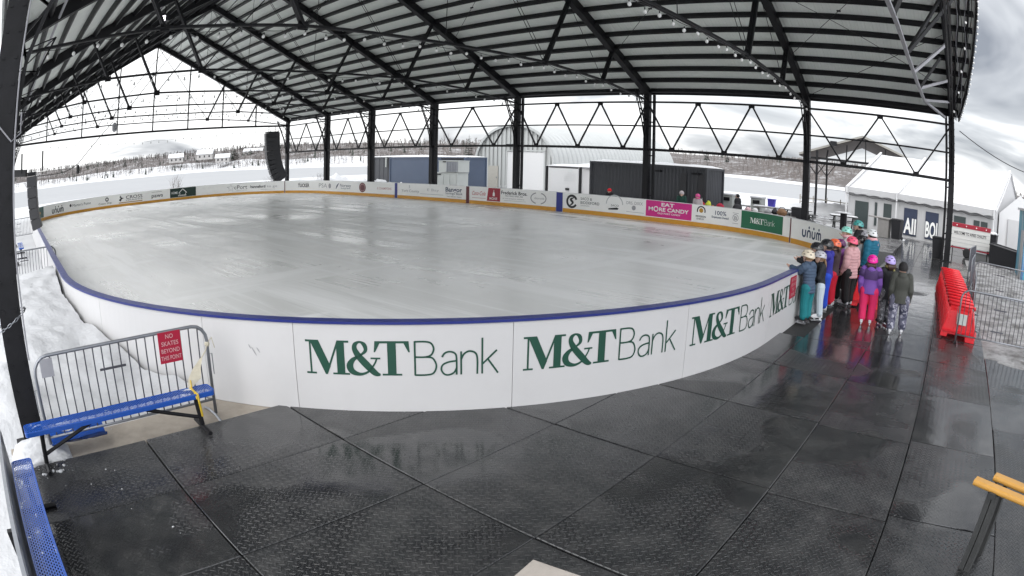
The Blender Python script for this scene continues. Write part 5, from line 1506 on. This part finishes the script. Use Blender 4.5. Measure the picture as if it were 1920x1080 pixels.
# yellow slatted rail bench at lower right
M['yellow_wood'] = pm('varnished yellow wood', (.52, .27, .055), .35, var=.25, scale=3, rvar=.1)
M['dark_wood'] = pm('dark stained wood', (.035, .036, .036), .55, var=.4, scale=5, bump=.2, bscale=40)
r = thing('slat_bench', 'bench with yellow varnished slats and dark legs at the right edge', 'bench', (52.95, 3.7, .016), radians(-22.5))
for y in (-.02, .20):
    b = MB(); b.prism(rrect(.115, .05, .022, 4), lambda a, c: (-.92 - (0 if y < .1 else -.14), y + a, .735 + c), lambda a, c: (1.3, y + a, .735 + c)); b.build('slat', M['yellow_wood'], r, world=False, smooth=False)
for x in (-.68, 1.0):
    b = MB(); b.bar((x, -.10, .70), (x, .30, .70), .07, .05); b.build('bearer', M['dark_wood'], r, world=False)
    for s, y in ((-1, -.02), (1, .22)):
        b = MB()
        for o in (-.032, .032): b.bar((x + o, y, .70), (x + .02 + o, y + s * .05, 0), .055, .09, up=(0, 1, 0))
        b.build('leg', M['dark_wood'], r, world=False)
# pale wooden stand at the bottom edge
M['pale_wood'] = pm('weathered pale wood', (.40, .36, .32), .65, var=.2, scale=6, bump=.2, bscale=50, dirt=.4, dcol=(.15, .13, .11))
r = thing('wooden_stand', 'pale weathered wooden stand with broad top plank at the bottom edge', 'stand', (50.36, 1.20, .016), radians(8))
b = MB(); b.box((.0, .12, .885), (1.15, .26, .045)); b.build('top_plank', M['pale_wood'], r, world=False, bevel=.006)
for x in (-.40, -.19, .42):
    b = MB(); b.box((x, .0, .43), (.10 if x > -.3 else .05, .07, .86)); b.build('post', M['pale_wood'], r, world=False, bevel=.005)
b = MB(); b.box((.0, -.025, .80), (1.05, .03, .12)); b.build('apron', M['pale_wood'], r, world=False, bevel=.004)
for s in (-1, 1):
    b = MB(); b.box((s * .45, .12, .025), (.09, .5, .05)); b.build('foot', M['pale_wood'], r, world=False)

# picnic tables and clutter behind the far boards
M['table_grey'] = pm('weathered table boards', (.24, .23, .22), .7, var=.25, scale=3)
def picnic(loc, rz, label, mat=None, snow=False):
    r = thing('picnic_table', label, 'picnic table', loc, rz, 'picnic tables on the plaza'); mt = mat or M['table_grey']
    b = MB()
    for k in range(5): b.box((0, -.30 + k * .15, .74), (1.8, .135, .04))
    b.build('table_top', mt, r, world=False)
    for s in (-1, 1):
        b = MB()
        for k in (0, 1): b.box((0, s * (.62 + k * .14), .44), (1.8, .13, .04))
        b.build('seat', mt, r, world=False)
        b = MB(); x = s * .62; b.bar((x, -.25, .72), (x, -.62, 0), .05, .09, up=(1, 0, 0)); b.bar((x, .25, .72), (x, .62, 0), .05, .09, up=(1, 0, 0)); b.bar((x, -.75, .41), (x, .75, .41), .05, .09); b.build('leg_frame', mt, r, world=False)
    if snow: b = MB(); b.box((0, 0, .79), (1.75, .70, .05)); b.build('snow_cap', M['snow'], r, world=False, bevel=.02)
    return r
picnic((38.9, 28.6, 0), .1, 'picnic table heaped with bags behind the employee banner')
picnic((40.7, 29.3, 0), -.3, 'middle picnic table covered with skates and bags')
picnic((42.3, 29.6, 0), .4, 'picnic table with a brown bag, left of the black bin')
picnic((35.2, 28.4, 0), .05, 'snowy white picnic table in front of the dark container', snow=True)
picnic((42.6, 33.2, 0), .6, 'dark picnic table just right of the column by the green banner', M['dark_wood'])
picnic((41.6, 36.2, 0), .9, 'weathered picnic table between the column and the tent', M['dark_wood'])
picnic((39.0, 34.6, 0), .2, 'snowy picnic table beyond the container corner, near the pale cabinets', None, True)
picnic((44.6, 36.4, 0), .3, 'dark picnic table near the tent corner with snow on it', M['dark_wood'], True)
r = thing('bar_table', 'tall wooden bar table in front of the tent door', 'table', (47.2, 35.0, 0))
b = MB(); b.box((47.2, 35.0, 1.06), (1.5, .55, .06), rz=-.3); b.build('table_top', M['table_grey'], r)
b = MB(); b.box((47.45, 34.9, .52), (.75, .4, 1.0), rz=-.3); b.build('pedestal', M['table_grey'], r)
r = thing('bar_table', 'dark stand-up table with white top left of the tent door', 'table', (44.9, 34.6, 0)); b = MB(); b.box((44.9, 34.6, 1.05), (.9, .5, .05), rz=-.3); b.build('table_top', M['snow'], r); b = MB(); b.box((44.9, 34.62, .52), (.3, .3, 1.02), rz=-.3); b.build('pedestal', S, r)
bagc = [('red', (.50, .02, .03)), ('yellow green', (.55, .62, .05)), ('crimson', (.40, .01, .04)), ('black', (.02, .02, .024)), ('pale pink', (.60, .40, .42)), ('royal blue', (.06, .05, .38)), ('tan brown', (.22, .12, .06)), ('grey', (.30, .30, .31)), ('white', (.70, .70, .70)), ('orange', (.60, .18, .05))]
bagm = {n: pm(n + ' bag cloth', c, .7, var=.25, scale=10, bump=.4, bscale=25) for n, c in bagc}
def bag(col, loc, s, rz, label, strap=True):
    r = thing('bag', label, 'bag', loc, rz, 'bags heaped on the picnic tables')
    b = MB(); rnd = random.Random(hash((col, round(loc[0], 2))) & 255); rows = []
    for i in range(9):
        t = i / 8; rows.append([])
        for j in range(12):
            a = 2 * pi * j / 12; e = (abs(cos(a)) ** 4 + abs(sin(a)) ** 4) ** -.25; k = sin(pi * min(.98, max(.06, t))) ** .45 * (1 + .12 * rnd.uniform(-1, 1)) * (1 - .3 * t)
            rows[-1].append((cos(a) * e * k * s[0] / 2, sin(a) * e * k * s[1] / 2, t * s[2]))
    b.grid(rows, closed=True); b.build('sack', bagm[col], r, world=False, smooth=True)
    if strap: b = MB(); b.tube([(-s[0] * .3, 0, s[2] * .8), (-s[0] * .15, 0, s[2] * 1.12), (s[0] * .15, 0, s[2] * 1.12), (s[0] * .3, 0, s[2] * .8)], .018, 5); b.build('strap', bagm['black'], r, world=False)
bag('red', (38.45, 28.5, .76), (.42, .3, .34), .3, 'red bag at the left end of the cluttered tables')
bag('yellow green', (38.85, 28.45, .76), (.34, .3, .40), .8, 'lime yellow bag between two red ones')
bag('crimson', (39.4, 28.7, .76), (.48, .34, .32), .2, 'crimson bag right of the lime yellow one')
bag('orange', (39.15, 28.35, .76), (.22, .2, .20), .1, 'small orange bag below the lime yellow one', False)
bag('black', (40.2, 29.1, .76), (.55, .35, .36), .5, 'black duffel bag on the middle table, left end')
bag('pale pink', (40.75, 29.2, .76), (.38, .3, .26), .9, 'pale pink bag on the middle table')
bag('white', (41.1, 29.35, .76), (.34, .26, .24), .2, 'white bag on the middle table, right end', False)
bag('grey', (41.75, 29.5, .76), (.42, .3, .26), .4, 'grey bag beside the tan brown one', False)
bag('tan brown', (42.5, 29.55, .76), (.62, .4, .36), .2, 'tan brown bag on the rightmost cluttered table')
bag('black', (42.05, 29.75, .76), (.4, .34, .30), 1.2, 'black bag behind the grey one')
r = thing('storage_box', 'royal blue plastic box beyond the cluttered tables', 'box', (41.15, 32, .9)); b = MB(); b.prism(rrect(.42, .34, .05), lambda a, c: (41.15 + a * .85, 32 + c * .85, .95), lambda a, c: (41.15 + a, 32 + c, 1.38)); b.build('tub', bagm['royal blue'], r, bevel=.01); b = MB(); b.box((41.15, 32, 1.40), (.46, .38, .04)); b.build('lid', bagm['royal blue'], r)
picnic((41.0, 32.0, .2), .2, 'snow covered picnic table holding the blue box', None, True)
for k, (x, y, w) in enumerate(((37.9, 33.5, .9), (39.8, 33.6, .7))):
    r = thing('snow_covered_heater', ('large' if k == 0 else 'small') + ' pale snow topped cabinet beyond the dark container corner', 'cabinet', (x, y, 0)); b = MB(); b.box((x, y, .65), (w, .7, 1.3)); b.build('casing', M['ctr_grey'], r, bevel=.03); b = MB(); b.box((x, y, 1.36), (w * 1.1, .8, .12)); b.build('snow_cap', M['snow'], r, bevel=.04); b = MB(); b.box((x, y - .37, 1.1), (w * .6, .04, .2)); b.build('vent', S, r)
lumpy('snow_mounds', 34, 50, 49, 72, -.05, .9, M['snow'], 40, 40, 12, kind='stuff')
lumpy('snow_drift', -4, 4, 29, 36, -.05, 1.3, M['snow'], 26, 26, 14, kind='stuff')
lumpy('snow_ridge', 7, 13, 28.3, 32, -.05, 1.3, M['snow'], 26, 20, 18, kind='stuff')
# ------------------------------------------------------------------ people
def cloth(name, col, rough=.75, camo=None, var=.12):
    if camo:
        t = NT(name); f = t.noise(9, 3, .5); k = t.ramp(f, [(.46, 0.0), (.50, 1.0)]); g = t.ramp(t.noise(15, 2), [(.55, 0.0), (.58, 1.0)])
        return t.set(Base_Color=t.mix(g, t.mix(k, col, camo[0]), camo[1]), Roughness=rough)
    return pm(name, col, rough, var=var, scale=7, bump=.35, bscale=22, rvar=.08, spec=.35)
M['skin'] = pm('skin', (.50, .32, .25), .55, var=.05)
M['boot_white'] = pm('white skate boot', (.62, .62, .64), .35, var=.06)
M['boot_black'] = pm('black skate boot', (.02, .02, .022), .35)
M['blade'] = pm('skate blade', (.55, .56, .58), .25, metal=.9)
HAIR = {'brown': pm('brown hair', (.045, .022, .014), .5, var=.3, scale=30), 'black': pm('black hair', (.010, .009, .010), .8, var=.3, scale=30), 'fair': pm('fair brown hair', (.20, .12, .06), .5, var=.25, scale=30)}
def ell(b, c, r, n=12, k=8): b.ball(c, 1.0, n, k, r)
def remesh(o, vox):
    m = o.modifiers.new('skin', 'REMESH'); m.mode = 'VOXEL'; m.voxel_size = vox; m.use_smooth_shade = True
    s = o.modifiers.new('soft', 'SMOOTH'); s.factor = .5; s.iterations = 4
def limb(b, pts, rs, n=9):
    for p, r in zip(pts, rs): b.ball(p, r, n, 6)
    b.tube(pts, rs, n)
def person(label, loc, face, H, jacket, trousers, helmet=None, hair='brown', hairlen=0.0, boots='white', armL=None, armR=None, puffer=False, jlen=.47, stance=(.055, 0), lean=0.0, hood=True, scarf=None, beanie=None, yoke=None, vox=.010, bulk=1.0, skates=True, headturn=0.0, gloves=None):
    """a standing figure facing local +Y; every measure is a fraction of the height"""
    r = thing('person', label, 'person', loc, face - pi / 2)
    z0 = .055 if skates else .03
    h = H - z0
    bulk *= 1.17
    def P(x, y, z): return V((x * h, y * h + lean * h * max(0, z - .5), z * h + z0))
    hipw = .062 * bulk; sw = .118
    sx, sy = stance
    hips = {s: P(s * hipw, 0, .48) for s in (-1, 1)}
    knees = {s: P(s * (hipw * .7 + sx * .4), .012 + s * sy * .5, .27) for s in (-1, 1)}
    ank = {s: P(s * sx * 1.15, s * sy, .055) for s in (-1, 1)}
    sh = {s: P(s * sw, -.005, .785) for s in (-1, 1)}
    dfl = ((.158, -.02, .60), (.150, .05, .44))
    arms = {}
    for s, a in ((-1, armL), (1, armR)):
        a = a or dfl; arms[s] = [sh[s]] + [P(s * q[0] if not (len(q) > 3) else q[0], q[1], q[2]) for q in a]
    hc = P(0, .012, .905); hr = .072 * h if h > 1.5 else .079 * h
    # body: one continuous surface with face and hands
    b = MB()
    ell(b, P(0, 0, .50), (.085 * h, .06 * h, .06 * h)); ell(b, P(0, 0, .62), (.08 * h, .055 * h, .10 * h)); ell(b, P(0, 0, .73), (.098 * h, .06 * h, .085 * h))
    limb(b, [P(0, -.004, .76), P(0, .002, .85)], [.045 * h, .032 * h])
    ell(b, hc, (hr * .86, hr * .98, hr * 1.12)); ell(b, hc + V((0, hr * .42, -hr * .62)), (hr * .52, hr * .50, hr * .46))
    fy = hc.y + hr * .96
    b.ball((hc.x, fy, hc.z - hr * .18), hr * .17, 7, 5, (.8, 1.1, 1.3)); b.ball((hc.x, fy - hr * .03, hc.z + hr * .06), hr * .2, 7, 5, (2.2, .6, .5))
    for s in (-1, 1): b.ball((s * hr * .88, hc.y, hc.z - hr * .10), hr * .22, 7, 5, (.45, .7, 1.1))
    for s in (-1, 1):
        limb(b, [hips[s], knees[s], ank[s]], [.058 * h, .042 * h, .030 * h]); limb(b, [ank[s], ank[s] + V((0, .10 * h, -.02 * h))], [.028 * h, .022 * h])
        A = arms[s]; limb(b, A, [.040 * h, .031 * h, .022 * h])
        d = (A[2] - A[1]).normalized(); side = d.cross(V((0, 1, 0) if abs(d.y) < .8 else (0, 0, 1))).normalized() ; nrm = side.cross(d)
        palm = A[2] + d * .035 * h; b.tube([A[2], A[2] + d * .02 * h, palm + d * .012 * h], [.018 * h, .023 * h, .022 * h], 8)
        for k in range(4):
            o = side * (.0125 * h * (k - 1.5)); L = (.040, .047, .044, .034)[k] * h
            st = palm + d * .012 * h + o; m1 = st + d * L * .5 + nrm * .003 * h; e = st + d * L * .9 + nrm * .016 * h
            b.tube([st - d * .01 * h, st, m1, e], [.0068 * h, .0066 * h, .006 * h, .0045 * h], 6)
        st = A[2] + d * .018 * h + side * .02 * h; b.tube([st - side * .008 * h, st + (d + side).normalized() * .02 * h, st + (d * 1.3 + side * .7 + nrm * .4).normalized() * .040 * h], [.0085 * h, .0075 * h, .0055 * h], 6)
    body = b.build('body', gloves or M['skin'] if False else M['skin'], r, world=False, smooth=True); remesh(body, vox * .62)
    if vox < .014:
        for s in (-1, 1):
            b = MB(); b.ball((hc.x + s * hr * .36, fy - hr * .10, hc.z + hr * .02), hr * .11, 7, 5); b.build('eye', M['ink_black'], r, world=False, smooth=True)
        b = MB(); b.ball((hc.x, fy - hr * .05, hc.z - hr * .52), hr * .16, 7, 5, (1.6, .5, .35)); b.build('mouth', M['ink_pink'], r, world=False, smooth=True)
    # jacket
    b = MB(); jl = jlen
    prof = []
    n = 9 if puffer else 6
    zs = [lerp(jl, .80, i / n) for i in range(n + 1)]
    def wid(z): return float(np.interp(z, [.40, .50, .60, .72, .79, .83], [.112, .108, .096, .112, .104, .055])) * bulk
    for i in range(n):
        for f in ((0, .25, .5, .75) if puffer else (0, .5)):
            z = lerp(zs[i], zs[i + 1], f); prof.append((wid(z) * (1 + (.085 * sin(pi * f) - .02 if puffer else .012 * sin(i * 1.7))), z))
    prof.append((wid(.80), .80)); prof.append((.052, .835))
    o = len(b.v); k = 18; rows = []
    for w, z in prof:
        rows.append([P(w * cos(2 * pi * j / k), w * .72 * sin(2 * pi * j / k) - .006, z) for j in range(k)])
    b.grid(rows, closed=True); b.poly(rows[0][::-1]); b.poly(rows[-1])
    for s in (-1, 1):
        A = arms[s]
        if puffer:
            pts, rs = [], []
            for q in range(2):
                for i in range(13):
                    f = i / 12
                    if q and i == 0: continue
                    pts.append(A[q].lerp(A[q + 1], f * (.97 if q else 1))); rs.append((lerp(.052, .044, f) if q == 0 else lerp(.044, .034, f)) * h * (1 + .10 * abs(sin(f * pi * 3))) * bulk)
            b.tube(pts, rs, 10)
        else:
            limb(b, [A[0], A[1], A[1].lerp(A[2], .96)], [.051 * h * bulk, .042 * h * bulk, .032 * h * bulk], 10)
        b.ball(A[0] + V((-s * .01 * h, 0, -.005 * h)), .055 * h * bulk, 9, 6)
    if hood:
        b.ball(P(0, -.062, .80), .066 * h, 12, 8, (1.15, .75, .85)); b.tube([P(.055 * cos(t), .055 * sin(t) * .9 - .004, .835) for t in [i * pi / 6 for i in range(12)]], .020 * h, 6, closed=True)
    else: b.tube([P(.046 * cos(t), .046 * sin(t) - .002, .838) for t in [i * pi / 6 for i in range(12)]], .017 * h, 6, closed=True)
    jk = b.build('jacket', jacket, r, world=False, smooth=True); remesh(jk, vox * .8)
    if yoke:
        b = MB(); rows = []
        for z in (.655, .70, .75, .79, .835): rows.append([P((wid(z) * 1.05 + .004) * cos(2 * pi * j / 18), (wid(z) * 1.05 + .004) * .72 * sin(2 * pi * j / 18) - .006, z) for j in range(18)])
        b.grid(rows, closed=True); b.build('jacket_yoke', yoke, jk, world=False, smooth=True)
        for s in (-1, 1):
            A = arms[s]; b = MB(); b.tube([A[0], A[0].lerp(A[1], .55)], [.060 * h * bulk, .053 * h * bulk], 10); b.build('sleeve_panel', yoke, jk, world=False, smooth=True)
    # trousers
    b = MB(); ell(b, P(0, 0, .49), (.098 * h * bulk, .072 * h * bulk, .07 * h))
    for s in (-1, 1):
        limb(b, [hips[s], knees[s], ank[s].lerp(knees[s], .08)], [.070 * h * bulk, .056 * h * bulk, .050 * h * bulk], 11)
        for f in (.75, .9): b.ball(knees[s].lerp(ank[s], f), .056 * h * bulk, 9, 5, (1, 1, .45))
    tr_ = b.build('trousers', trousers, r, world=False, smooth=True); remesh(tr_, vox * .8)
    # skates
    bm = M['boot_white'] if boots == 'white' else M['boot_black']
    for s in (-1, 1):
        b = MB(); a = ank[s]; zb = z0 + .012
        b.prism([(-.055, 0), (.125, 0), (.150, .018), (.125, .042), (.055, .065), (.045, .115), (-.045, .125), (-.055, .05)], lambda u, c: V((a.x - .024 * h, a.y + u * h, zb + c * h)), lambda u, c: V((a.x + .024 * h, a.y + u * h, zb + c * h)))
        sk = b.build('skate', bm, r, world=False, bevel=.012)
        if skates:
            b = MB(); b.box((a.x, a.y + .04 * h, .018), (.006, .19 * h, .034)); b.box((a.x, a.y - .02 * h, .048), (.03, .04, .04)); b.box((a.x, a.y + .08 * h, .048), (.03, .04, .04)); b.build('blade', M['blade'], sk, world=False)
    # hair, helmet or hat
    hm = HAIR[hair]
    b = MB(); rows = []
    for i in range(9):
        t = i / 8; th = lerp(.12, 1.95, t)
        row = []
        for j in range(18):
            a = 2 * pi * j / 18; f = max(0, sin(a)); tt = th if f < .3 else min(th, lerp(1.25, .95, f))
            row.append(hc + V((hr * 1.02 * sin(tt) * cos(a), hr * 1.10 * sin(tt) * sin(a) - hr * .05, hr * 1.17 * cos(tt) ** (1 if tt > 1.5 else .85))))
        rows.append(row)
    b.grid(rows, closed=True); b.poly(rows[0])
    if hairlen:
        Lr = hairlen * h
        for j in range(9):
            x = lerp(-.75, .75, j / 8) * hr; b.tube([hc + V((x * .95, -hr * .85, -hr * .1)), hc + V((x * 1.05, -hr * 1.15, -Lr * .45)), hc + V((x * .9, -hr * 1.2, -Lr))], [hr * .26, hr * .24, hr * .06], 6)
    b.build('hair', hm, r, world=False, smooth=True)
    if helmet:
        b = MB(); rows = []; R_ = hr * 1.22
        for i in range(8):
            t = i / 7; th = lerp(.02, 1.52, t); row = []
            for j in range(24):
                a = 2 * pi * j / 24; back = max(0, -sin(a)); q = th * (1 + .16 * back)
                rr = R_ * (1 + (.035 if (j % 4) < 2 and 1 < i < 6 else 0))
                row.append(hc + V((rr * .96 * sin(q) * cos(a), rr * 1.14 * sin(q) * sin(a), hr * .12 + rr * 1.02 * cos(q))))
            rows.append(row)
        b.grid(rows, closed=True); b.poly(rows[0]); b.grid([rows[-1], [hc + (p - hc) * .9 for p in rows[-1]]], closed=True)
        he = b.build('helmet', helmet, r, world=False, smooth=True)
        b = MB()
        for j in range(6):
            for zq, aa in ((.72, 0), (.35, .5)):
                a = 2 * pi * (j + aa) / 6 + .3; th = 1.57 - zq
                c = hc + V((R_ * .985 * sin(th) * cos(a), R_ * 1.17 * sin(th) * sin(a), hr * .12 + R_ * 1.05 * cos(th))); tg = V((-sin(a), cos(a), 0)); up = (c - hc).normalized().cross(tg).normalized()
                b.add([c + tg * hr * .32, c + up * hr * .12, c - tg * hr * .32, c - up * hr * .12], [(0, 1, 2, 3)])
        b.build('vent', M['ink_black'], he, world=False)
        b = MB(); b.tube([hc + V((-hr * .95, 0, 0)), hc + V((-hr * .6, hr * .35, -hr * .95)), hc + V((0, hr * .5, -hr * 1.2)), hc + V((hr * .6, hr * .35, -hr * .95)), hc + V((hr * .95, 0, 0))], .006, 5); b.build('chin_strap', M['ink_black'], he, world=False)
    if beanie:
        b = MB(); b.lathe([(hr * 1.05, -.05 * h * .3), (hr * 1.10, 0), (hr * 1.06, hr * .5), (hr * .85, hr * .95), (hr * .4, hr * 1.25), (.01, hr * 1.3)], 16, hc + V((0, -hr * .05, hr * .05))); b.build('hat', beanie, r, world=False, smooth=True)
    if scarf:
        b = MB(); b.tube([P(.062 * cos(t), .062 * sin(t) - .004, .85) for t in [i * pi / 6 for i in range(12)]], .028 * h, 7, closed=True); b.tube([P(.03, -.06, .85), P(.05, -.09, .76)], [.026 * h, .02 * h], 7); b.build('scarf', scarf, r, world=False, smooth=True)
    return r
W = pi          # faces the rink (-x)
N_ = pi / 2     # faces away from the camera (+y)
rail = ((.14, .10, .70), (.09, .27, .735))
C = {}
def col(n, c, **k):
    C[n] = cloth(n, c, **k); return C[n]
col('slate puffer', (.055, .085, .135)); col('teal trousers', (.010, .165, .185)); col('pale trousers', (.46, .52, .57)); col('black sweater', (.018, .020, .024)); col('royal jacket', (.030, .030, .26)); col('royal trousers', (.02, .07, .50)); col('red trousers', (.50, .01, .03))
col('dark brown coat', (.045, .028, .034)); col('violet jacket', (.30, .10, .36)); col('rose puffer', (.52, .30, .31)); col('black trousers', (.016, .016, .017)); col('pale sweater', (.40, .43, .44)); col('teal puffer', (.008, .11, .18)); col('purple jacket', (.17, .075, .34)); col('plum yoke', (.065, .035, .12)); col('hot pink trousers', (.66, .025, .12))
col('black coat', (.014, .014, .017)); col('olive jacket', (.050, .052, .045)); col('green jacket', (.018, .060, .045)); col('pink hat', (.70, .10, .30)); col('red hat', (.75, .02, .03)); col('pale pink scarf', (.65, .36, .38)); col('pale coat', (.50, .45, .46)); col('ochre collar', (.24, .21, .08))
C['camo dark'] = cloth('dark camo trousers', (.025, .026, .032), camo=((.10, .10, .11), (.30, .30, .32))); C['camo blue'] = cloth('blue camo trousers', (.035, .038, .07), camo=((.12, .12, .17), (.34, .34, .40)))
def shell(n, c): return pm(n, c, .22, var=.05, rvar=.04, spec=.6)
Hm = {'cream': shell('cream helmet', (.66, .58, .45)), 'silver': shell('silver helmet', (.42, .42, .46)), 'black': shell('black helmet', (.014, .014, .017)), 'orange': shell('orange helmet', (.70, .13, .05)), 'plum': shell('plum helmet', (.13, .02, .12)), 'pink': shell('coral pink helmet', (.80, .10, .19)), 'white': shell('white helmet', (.66, .68, .68)), 'magenta': shell('magenta helmet', (.75, .01, .30)), 'lavender': shell('lavender helmet', (.42, .34, .70)), 'mint': shell('mint helmet', (.25, .62, .52)), 'teal': shell('teal striped helmet', (.06, .30, .28))}
F = .018
person('child in slate puffer jacket and teal trousers leaning on the board rail', (48.56, 11.22, F), W - .25, 1.42, C['slate puffer'], C['teal trousers'], Hm['cream'], 'fair', 0, 'black', rail, ((.17, .02, .62), (.13, .12, .50)), puffer=True, jlen=.41, lean=.10)
person('child in black top and pale grey trousers with long fair hair, second along the rail', (48.68, 11.72, F), W + .5, 1.38, C['black sweater'], C['pale trousers'], Hm['silver'], 'fair', .20, 'white', ((.15, .06, .62), (.06, .15, .60)), ((.15, .06, .62), (.05, .15, .57)), jlen=.50, hood=False, stance=(.065, .03), lean=.05)
person('child with dark brown hair and black helmet, behind the slate jacket', (48.50, 12.05, F), W, 1.50, C['black coat'], C['black trousers'], Hm['black'], 'brown', .14, 'black', rail, rail)
person('child in royal blue jacket and blue trousers with black helmet', (48.64, 12.62, F), W + .2, 1.54, C['royal jacket'], C['royal trousers'], Hm['black'], 'black', 0, 'white', rail, ((.16, .0, .60), (.14, .08, .46)), lean=.06)
person('child in dark brown coat and red trousers with orange helmet', (48.68, 13.15, F), W, 1.52, C['dark brown coat'], C['red trousers'], Hm['orange'], 'brown', .10, 'white', rail, None)
person('child in violet jacket with plum helmet between the orange and coral helmets', (48.66, 13.95, F), W + .3, 1.46, C['violet jacket'], C['black trousers'], Hm['plum'], 'black', 0, 'white', rail, None)
person('child in long rose puffer coat and black trousers with coral pink helmet', (49.02, 13.62, F), W - .35, 1.60, C['rose puffer'], C['black trousers'], Hm['pink'], 'brown', 0, 'white', ((.16, .0, .60), (.13, .08, .47)), None, puffer=True, jlen=.40, bulk=1.12)
person('child in pale pink scarf with white helmet topped in mint', (48.56, 15.35, F), W + .2, 1.68, C['pale coat'], C['black trousers'], Hm['mint'], 'fair', 0, 'white', rail, None, scarf=C['pale pink scarf'])
person('child in pale grey sweater and black helmet with hanging dark hair', (48.98, 15.45, F), W - .1, 1.50, C['pale sweater'], C['black trousers'], Hm['black'], 'black', .16, 'black', None, None, hood=False)
person('child with teal helmet, farthest in the line along the boards', (48.62, 17.0, F), W + .3, 1.78, C['black coat'], C['black trousers'], Hm['teal'], 'black', 0, 'black', rail, None)
person('child in dark green coat with black helmet beside the mint helmet', (49.0, 16.2, F), W, 1.58, C['green jacket'], C['black trousers'], Hm['silver'], 'black', .10, 'black', None, None)
person('tall figure in teal puffer jacket with white helmet at the back of the line', (49.30, 15.2, F), W - .5, 1.72, C['teal puffer'], C['black trousers'], Hm['white'], 'black', 0, 'black', None, ((.17, .04, .62), (.12, .16, .62)), puffer=True, jlen=.44, bulk=1.1, scarf=C['pale pink scarf'])
person('child in purple jacket and hot pink trousers with magenta helmet', (49.76, 12.05, F), N_ + .1, 1.42, C['purple jacket'], C['hot pink trousers'], Hm['magenta'], 'brown', .10, 'white', None, None, jlen=.44, stance=(.062, .02), yoke=C['plum yoke'], bulk=1.06)
person('child in long black coat and dark camo trousers with lavender helmet', (50.15, 12.25, F), N_ + .6, 1.44, C['black coat'], C['camo dark'], Hm['lavender'], 'brown', .10, 'black', ((.15, .04, .62), (.06, .12, .55)), None, jlen=.38, scarf=C['ochre collar'], hood=False)
person('child in olive and black jacket and blue camo trousers with bare dark hair', (50.50, 11.72, F), N_ + .15, 1.44, C['olive jacket'], C['camo blue'], None, 'black', 0, 'white', None, None, jlen=.42, stance=(.085, .04), bulk=1.12, yoke=None)
person('person in green jacket and pale hat before the dark container', (37.45, 28.2, 0), -N_ + .3, 1.52, C['green jacket'], C['black trousers'], None, 'brown', 0, 'black', ((.15, .05, .6), (.05, .14, .55)), ((.15, .05, .6), (.05, .14, .55)), vox=.016, skates=False, beanie=C['pale coat'])
person('small child in pale coat and pink hat by the container corner', (38.45, 28.0, 0), -N_, 1.46, C['pale coat'], C['black trousers'], None, 'fair', 0, 'black', vox=.016, skates=False, beanie=C['pink hat'], scarf=C['pink hat'])
person('person in bulky black jacket behind the bag covered tables', (39.75, 30.3, 0), W, 1.58, C['black coat'], C['black trousers'], None, 'black', 0, 'black', vox=.016, skates=False, bulk=1.25)
person('child in bright red hat near the snowy picnic table', (33.45, 27.7, 0), -N_, 1.36, C['black coat'], C['black trousers'], None, 'brown', 0, 'black', vox=.016, skates=False, beanie=C['red hat'])
